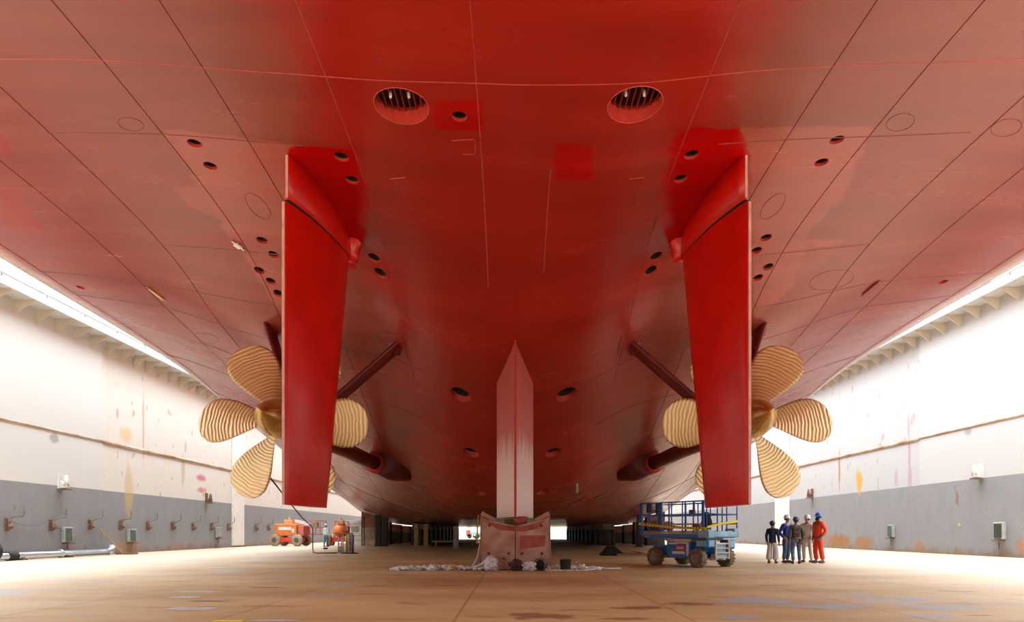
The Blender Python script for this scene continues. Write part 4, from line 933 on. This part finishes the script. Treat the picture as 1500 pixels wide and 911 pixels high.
    g = MB(); g.blob(Q(2.7, .5, 1.37), (.55,.4,.36), 25, .2, 12, 8, False); loose(g, 'brown_bundle', mat('bundle_brown', (.30,.15,.09), .8, var=.3, scale=9), 'brown bundle on the far end of the lift deck', 'bundle')
scissor_lift()
# ------------------------------------------------------------------ people
def skinned(name, pts, edges, radii, m, parent=None, root=0, lev=1):
    me = bpy.data.meshes.new(name); me.from_pydata([tuple(p) for p in pts], edges, []); o = bpy.data.objects.new(name, me); S.collection.objects.link(o)
    me.materials.append(m); md = o.modifiers.new('skin', 'SKIN'); md.use_smooth_shade = True
    for i, r in enumerate(radii):
        q = me.skin_vertices[0].data[i]; q.radius = r if isinstance(r, tuple) else (r, r); q.use_root = (i == root)
    ss = o.modifiers.new('sub', 'SUBSURF'); ss.levels = lev; ss.render_levels = lev+1
    if parent: o.parent = parent
    return o
def bake(o):
    dg = bpy.context.evaluated_depsgraph_get(); me = bpy.data.meshes.new_from_object(o.evaluated_get(dg)); o.modifiers.clear(); o.data = me
    return o
M_SKIN = mat('skin', (.40,.21,.14), .55, var=.05); M_SKIN2 = mat('skin_brown', (.22,.11,.07), .55, var=.05)
def person(px, D, face, h, top, leg, helmet, label, skin=M_SKIN, arms='down', long_top=False, beard=False, overall=False, harness=False, flare=0, zs=1.0, lean=0):
    """figure at the origin facing -Y, then turned; all lengths for 1.78 m"""
    x = (px-750)/1000*D; t = empty('person', (x, D, 0)); k = h/1.78
    J = lambda x, y, z: Vector((x, y, z))
    st = .11; ft = {'L': J(-st, 0, .09), 'R': J(st, .05, .09)}
    pts = [J(0,0,.95), J(0,-.01,1.12), J(0,-lean*.5,1.32), J(0,-lean,1.46), J(0,-.01-lean,1.53), J(0,-.02-lean,1.60), J(0,-.015-lean,1.70), J(0,0-lean,1.755)]
    rad = [(.15,.11), (.14,.10), (.175,.115), (.11,.085), .052, (.068,.085), (.078,.095), (.055,.065)]
    ed = [(0,1),(1,2),(2,3),(3,4),(4,5),(5,6),(6,7)]
    idx = {}
    sleeves = []
    for s_ in (-1, 1):
        # leg
        b0 = len(pts); hip = J(s_*.10, 0, .90); kn = J(s_*.125, -.035+(.03 if s_ > 0 else 0), .50); an = J(s_*.13, .02+(.06 if s_ > 0 else 0), .10); toe = an+J(s_*.03, -.15, -.055); heel = an+J(0, .03, -.05)
        pts += [hip, kn, an, toe]; rad += [.095, .06, .042, (.04,.03)]; ed += [(0,b0),(b0,b0+1),(b0+1,b0+2),(b0+2,b0+3)]
        idx['leg%d' % s_] = [hip, kn, an]
        # arm
        a0 = len(pts); sh = J(s_*.19, -lean*.9, 1.43)
        if arms == 'down': el = J(s_*.26, .02, 1.15); wr_ = J(s_*.25, -.07, .90); hd = J(s_*.245, -.10, .82)
        elif arms == 'pocket': el = J(s_*.29, .08, 1.16); wr_ = J(s_*.20, -.04, .96); hd = J(s_*.17, -.09, .90)
        elif arms == 'front': el = J(s_*.25, -.02, 1.15); wr_ = J(s_*.12, -.20, 1.02); hd = J(s_*.07, -.25, .98)
        elif arms == 'back': el = J(s_*.27, .06, 1.16); wr_ = J(s_*.14, .14, .96); hd = J(s_*.08, .17, .92)
        pts += [sh, el, wr_, hd]; rad += [.062, .045, .03, (.036,.022)]; ed += [(3,a0),(a0,a0+1),(a0+1,a0+2),(a0+2,a0+3)]
        idx['arm%d' % s_] = [sh, el, wr_]
        d = (hd-wr_).normalized(); sd_ = Vector((0, 1, 0)) if abs(d.y) < .7 else Vector((1, 0, 0)); sd_ = (sd_-d*sd_.dot(d)).normalized(); nn = d.cross(sd_)
        for f, (off, ln) in enumerate(((-.027,.062),(-.009,.075),(.009,.07),(.027,.055))):
            b = len(pts); p1 = hd+sd_*off+d*.03; pts += [p1, p1+d*ln*.55+nn*.008*s_, p1+d*ln*.9+nn*.028*s_]; rad += [.0095,.0088,.0075]; ed += [(a0+3,b),(b,b+1),(b+1,b+2)]
        b = len(pts); p1 = wr_+d*.03+sd_*-.03; pts += [p1, p1+d*.04-sd_*.015]; rad += [.011,.009]; ed += [(a0+2,b),(b,b+1)]
    body = skinned('body', pts, ed, rad, skin, lev=1); body = bake(body)
    # face: nose, ears, eyes, mouth in the same mesh
    bm2 = bmesh.new(); bm2.from_mesh(body.data)
    def sph(c, r, sc):
        M_ = Matrix.Translation(c) @ Matrix.Diagonal((*sc, 1)); bmesh.ops.create_icosphere(bm2, subdivisions=2, radius=r, matrix=M_)
    hc = J(0, -lean, 1.645); sph(hc+J(0,-.095,.0), .02, (.7,1,1.4)); sph(hc+J(-.085,.0,.0), .024, (.4,.8,1.2)); sph(hc+J(.085,.0,.0), .024, (.4,.8,1.2)); sph(hc+J(0,-.06,-.06), .04, (1,.8,.7))
    bm2.to_mesh(body.data); bm2.free()
    for p in body.data.polygons: p.use_smooth = True
    objs = [body]
    def cloth(nm, P_, E_, R_, m): o = bake(skinned(nm, P_, E_, R_, m)); objs.append(o); return o
    # trousers
    if True:
        P_ = [J(0,0,.97), J(0,0,1.04)]; R_ = [(.165,.125),(.16,.12)]; E_ = [(0,1)]
        for s_ in (-1, 1):
            hip, kn, an = idx['leg%d' % s_]; b = len(P_); P_ += [hip, kn, an+J(0,0,.02)]; R_ += [.112, .082+flare, .068+flare*1.6]; E_ += [(0,b),(b,b+1),(b+1,b+2)]
        cloth('trousers', P_, E_, R_, leg)
    zb = .80 if long_top else .93
    P_ = [J(0,0,1.12), J(0,0,zb), J(0,-lean*.5,1.32), J(0,-lean,1.45), J(0,-lean,1.50)]; R_ = [(.17,.13), (.19,.15), (.20,.135), (.12,.10), (.065,.07)]; E_ = [(0,1),(0,2),(2,3),(3,4)]
    for s_ in (-1, 1):
        sh, el, wv = idx['arm%d' % s_]; b = len(P_); P_ += [sh, el, wv]; R_ += [.085,.068,.052]; E_ += [(3,b),(b,b+1),(b+1,b+2)]
    cloth('coverall' if overall else 'jacket', P_, E_, R_, top)
    for s_ in (-1, 1):
        an = idx['leg%d' % s_][2]; g = MB(); g.blob(tuple(an+J(s_*.01, -.07, -.045)), (.11,.30,.11), 3, 0, 14, 8, True); o = g.build('shoe', mat('shoe_brown', (.09,.035,.025), .6)); objs.append(o)
    # hair + hard hat
    g = MB(); g.lathe([(.088,-.05),(.094,0),(.085,.03)], (0, .012-lean, 1.665), n=16); o = g.build('hair', mat('hair_dark', (.02,.012,.01), .8)); objs.append(o)
    g = MB(); vs = []
    g.lathe([(.135,-.0),(.125,.012),(.118,.02),(.115,.06),(.10,.10),(.07,.128),(.03,.14),(0,.142)], (0, .005-lean, 1.685), n=20)
    g.box((0, -.13-lean, 1.69), (.17,.10,.012)); g.box((0, 0-lean, 1.825), (.03,.16,.012)); o = g.build('hard_hat', helmet, bevel=.004); objs.append(o)
    if beard:
        g = MB(); g.blob((0, -.06-lean, 1.585), (.15,.13,.14), 5, .05, 12, 8, False); o = g.build('beard', mat('beard_black', (.012,.01,.01), .9)); objs.append(o)
    if harness:
        hm = mat('harness', (.30,.12,.07), .7); g = MB()
        for s_ in (-1, 1): g.bar((s_*.13, -.16, 1.45), (s_*.03, .150, 1.2), .05, .012); g.bar((s_*.10, .155, 1.42), (s_*.06, .158, 1.02), .05, .012); g.bar((s_*.17, 0.12, .88), (s_*.05, .15, .72), .05, .02)
        g.lathe([(.185,-.03),(.19,0),(.185,.03)], (0, 0, .99), n=18); o = g.build('safety_harness', hm); objs.append(o)
        g = MB(); g.box((.16, .12, .86), (.1,.08,.16)); g.box((-.17, .1, .86), (.09,.08,.18)); o = g.build('tool_pouch', mat('pouch', (.10,.06,.04), .8), bevel=.01); objs.append(o)
    Mx = Matrix.Translation((x, D, 0)) @ Matrix.Rotation(face, 4, 'Z') @ Matrix.Diagonal((k, k, k*zs, 1))
    for o in objs:
        o.data.transform(Mx); mw = Matrix.Translation((-x, -D, 0)); o.data.transform(mw); o.location = (0, 0, 0); o.parent = t
    tag(t, label, 'person'); return t
NAVY = mat('cloth_navy', (.008,.018,.07), .8, bump=.4, bscale=14); BLUE = mat('cloth_blue', (.015,.05,.36), .7, bump=.4, bscale=14); JEAN = mat('jeans', (.10,.17,.30), .8, var=.2, scale=6)
GREY = mat('cloth_grey', (.11,.095,.09), .8, var=.3, scale=8); WHT = mat('cloth_white', (.66,.65,.66), .7, var=.1, bump=.4, bscale=10); CRM = mat('cloth_cream', (.72,.68,.62), .7, bump=.3, bscale=12); ORG = mat('cloth_orange', (.85,.065,.01), .6, var=.1, bump=.4, bscale=10)
HN = mat('hat_navy', (.02,.03,.12), .35); HW = mat('hat_white', (.75,.76,.8), .35); HB = mat('hat_blue', (.03,.20,.60), .3); HD = mat('hat_purple', (.06,.07,.18), .35)
person(1131.5, 24.9, math.radians(140), 1.52, NAVY, WHT, HN, 'person in dark navy jacket and loose white trousers, standing apart from the group', long_top=True, flare=.05, arms='down', skin=M_SKIN2)
person(1152, 25.2, math.radians(28), 1.74, BLUE, JEAN, HW, 'person in bright blue jacket and jeans wearing a white hard hat', arms='pocket', lean=.03)
person(1166, 24.6, math.radians(175), 1.66, GREY, JEAN, HD, 'person seen from behind in grey-brown jacket with a safety harness', harness=True, skin=M_SKIN2)
person(1182.5, 25.6, math.radians(-50), 1.75, CRM, CRM, HW, 'person in cream white overalls and white hard hat, hands in front', arms='down', overall=True)
person(1199, 25.0, math.radians(-75), 1.82, ORG, ORG, HB, 'person in bright orange coverall and blue hard hat at the right', arms='pocket', beard=True, overall=True, flare=.01, skin=M_SKIN2)
person(477.5, 52.5, math.radians(150), 1.75, WHT, JEAN, HW, 'distant person in white top and blue jeans between the orange lifts')
# ------------------------------------------------------------------ distant boom lifts (left)
ORL = mat('lift_orange', (.78,.22,.05), .45, var=.08); ORR = mat('lift_orange_red', (.78,.06,.02), .5); TYR = mat('tyre_tan', (.42,.30,.20), .8); WHM = mat('machine_white', (.78,.76,.74), .5)
def boom_lift(x, D, rz, label, basket_dir=1, dome=False):
    t = empty('boom_lift', (0, 0, 0)); 
    g = MB(); g.box((0, 0, .52), (2.0, 1.5, .36)); o = g.build('chassis', ORR, bevel=.03); o.parent = t
    for a, b in ((-.95, -.8), (.95, -.8), (-.95, .8), (.95, .8)):
        g = MB(); g.lathe([(.2,-.14),(.42,-.16),(.47,-.1),(.48,0),(.47,.1),(.42,.16),(.2,.14)], (a, b, .48), 'Y', 20); w_ = g.build('wheel', TYR); w_.parent = t
        g = MB(); g.lathe([(0,-.1),(.12,-.12),(.2,-.15),(.2,.15),(0,.1)], (a, b, .48), 'Y', 16); r_ = g.build('wheel_rim', mat('rim_dark', (.12,.10,.09), .6)); r_.parent = w_
    g = MB()
    if dome: g.blob((0, 0, 1.25), (1.9,1.3,1.1), 2, .03, 20, 12, False)
    else: g.box((-.1, 0, 1.32), (1.9,1.4,.95))
    o = g.build('engine_cover', ORL, bevel=.08); o.parent = t
    g = MB(); g.box((-.15, -.715 if not dome else -.62, 1.42), (1.1,.03,.26)); g.box((.55, -.715 if not dome else -.6, 1.25), (.2,.03,.3)); e = g.build('white_panel', WHM); e.parent = o
    g = MB(); g.box((1.15, 0, 1.25), (.5,1.2,.8)); o = g.build('counterweight', mat('cw_red', (.62,.16,.12), .5), bevel=.05); o.parent = t
    g = MB(); g.box((-.1, 0, 1.95), (.7,.5,.35)); g.tube([(-.1,0,2.1),(-.1,0,2.35)], .1, 8); o = g.build('turret', mat('turret_orange', (.75,.40,.15), .5), bevel=.05); o.parent = t
    b = basket_dir; g = MB(); g.bar((.3*b, .2, 2.05), (1.6*b, .2, 1.75), .22, .22); g.bar((1.6*b, .2, 1.75), (1.85*b, .2, 1.0), .12, .12); o = g.build('boom', WHM); o.parent = t
    g = MB(); c = Vector((2.25*b, .2, .95))
    g.box(c, (.9,1.2,.06))
    for q in (-.44, .44):
        for p in (-.58, .58): g.tube([c+Vector((q, p, 0)), c+Vector((q, p, 1.1))], .03, 6)
    for z in (.55, 1.1): g.tube([c+Vector((-.44,-.58,z)), c+Vector((.44,-.58,z)), c+Vector((.44,.58,z)), c+Vector((-.44,.58,z)), c+Vector((-.44,-.58,z))], .03, 6)
    o = g.build('basket', mat('basket_red', (.62,.07,.06), .5)); o.parent = t
    g = MB(); g.box(c+Vector((-.1*b, -.2, .75)), (.4,.3,.5)); e = g.build('control_box', mat('box_olive', (.30,.24,.12), .7), bevel=.03); e.parent = o
    t.location = (x, D, 0); t.rotation_euler = (0, 0, rz); tag(t, label, 'boom lift')
boom_lift(-18.0, 55.5, math.radians(-8), 'orange boom lift with a box-shaped cover parked by the left wall', 1)
boom_lift(-14.35, 57.2, math.radians(97), 'orange boom lift with a rounded cover, right of the boxy one', 1, True)
# site cabin beyond, and its fence
t = empty('site_cabin', (-13.9, 66, 0)); g = MB(); g.box((-14.2, 64, 1.1), (2.3,2.0,2.2)); o = g.build('cabin_body', mat('cabin_white', (.66,.60,.55), .6), bevel=.03); ad(o, t)
g = MB(); g.box((-14.5, 62.96, 1.4), (.7,.06,.5)); o = g.build('cabin_vent', mat('vent_grey', (.25,.24,.24), .6)); ad(o, t)
g = MB()
for z in (.4, .8, 1.9): g.box((-14.2, 62.96, z), (2.2,.05,.05))
o = g.build('cabin_rib', mat('rib_grey', (.3,.27,.25), .6)); ad(o, t); tag(t, 'whitish site cabin with a grey vent between lifts and bilge block', 'cabin')
t = empty('thin_post', (-11.9, 56, 0)); g = MB()
for px in (530, 533.5): 
    x = (px-750)/1000*56; g.tube([(x, 56, 0), (x, 56, 2.4)], .04, 6)
g.bar(((530-750)*.056, 56, 1.5), ((533.5-750)*.056, 56, 1.5), .03, .03)
o = g.build('post_tube', M_BLK); ad(o, t); tag(t, 'pair of thin dark scaffold uprights beside the pale bilge block', 'scaffold post')
# work stand and posts
t = empty('work_stand', (-8.9, 37, 0)); g = MB()
for px in (497, 504, 512): 
    x = (px-750)*.037
    g.tube([(x, 36.8, 0), (x, 36.8, 1.05)], .035, 6); g.tube([(x+.05, 37.3, 0), (x+.05, 37.3, 1.05)], .035, 6)
o = g.build('stand_leg', mat('stand_white', (.58,.52,.47), .6)); ad(o, t)
g = MB(); g.box((-9.1, 37.05, 1.07), (.85,.7,.05)); g.box((-9.0, 36.8, .5), (.7,.04,.05)); o = g.build('stand_top', mat('stand_red', (.60,.12,.08), .6)); ad(o, t)
g = MB(); g.box((-8.85, 37.0, .38), (.22,.2,.62)); g.box((-9.25, 37.0, .2), (.2,.25,.36)); o = g.build('stand_tank', mat('tank_cream', (.55,.42,.33), .6), bevel=.04); ad(o, t)
tag(t, 'small red-topped work stand with pale legs on the bright floor', 'stand')
def stanchion(px, D, col, label, h=.95):
    x = (px-750)/1000*D; t = empty('stanchion', (x, D, 0)); g = MB(); g.tube([(x, D, .04), (x, D, h)], .055, 10); o = g.build('stanchion_post', col); ad(o, t)
    g = MB(); g.lathe([(0,0),(.3,0),(.3,.03),(.1,.07),(0,.07)], (x, D, 0.0), n=18); o = g.build('stanchion_base', M_BLK); ad(o, t); tag(t, label, 'stanchion')
stanchion(507.5, 36.2, mat('st_yellow', (.65,.50,.03), .5), 'yellow post beside the work stand')
stanchion(517, 36.0, mat('st_navy', (.06,.09,.20), .4), 'dark blue post on a black round base beside the work stand', 1.0)
g = MB(); a = P(404, 708, 30); 
g.tube([P(396, 700, 24), P(425, 737, 30), P(443, 759, 34), P(456.5, 771, 36.5), P(458, 777, 36.6), Vector(((458-750)*.0366, 36.6, .3)), Vector(((459-750)*.0364, 36.4, .06)), Vector(((464-750)*.0362, 36.2, .03)), Vector(((492-750)*.036, 36.3, .03))], .03, 8)
tag(g.build('black_cable', mat('cable_black', (.07,.07,.07), .5)), 'dark cable slanting down past left rudder to the floor by the stand', 'cable')
g = MB(); g.blob(((477-750)*.045, 45, .06), (.35,.25,.14), 8, .2, 10, 6); tag(g.build('dark_scrap', M_BLK), 'small dark object on the bright floor before the distant person', 'scrap')
# far end of the dock: a bright quay shed beyond the bow
t = empty('quay_trailer', (-6.5, 118, 0)); g = MB(); g.box((-6.3, 118, .85), (1.6,1.6,.5)); o = g.build('trailer_body', mat('trailer_teal', (.2,.5,.55), .6), bevel=.05); ad(o, t)
g = MB(); g.box((-7.5, 117.4, .95), (.7,.6,1.0)); o = g.build('trailer_door', mat('trailer_red', (.5,.08,.07), .6)); ad(o, t)
for q in (-7.3, -5.9): 
    g = MB(); g.lathe([(0,-.1),(.4,-.1),(.4,.1),(0,.1)], (q, 117.2, .4), 'Y', 14); o = g.build('wheel', M_BLK); ad(o, t)
tag(t, 'teal and red trailer in the bright far opening left of keel block', 'trailer')
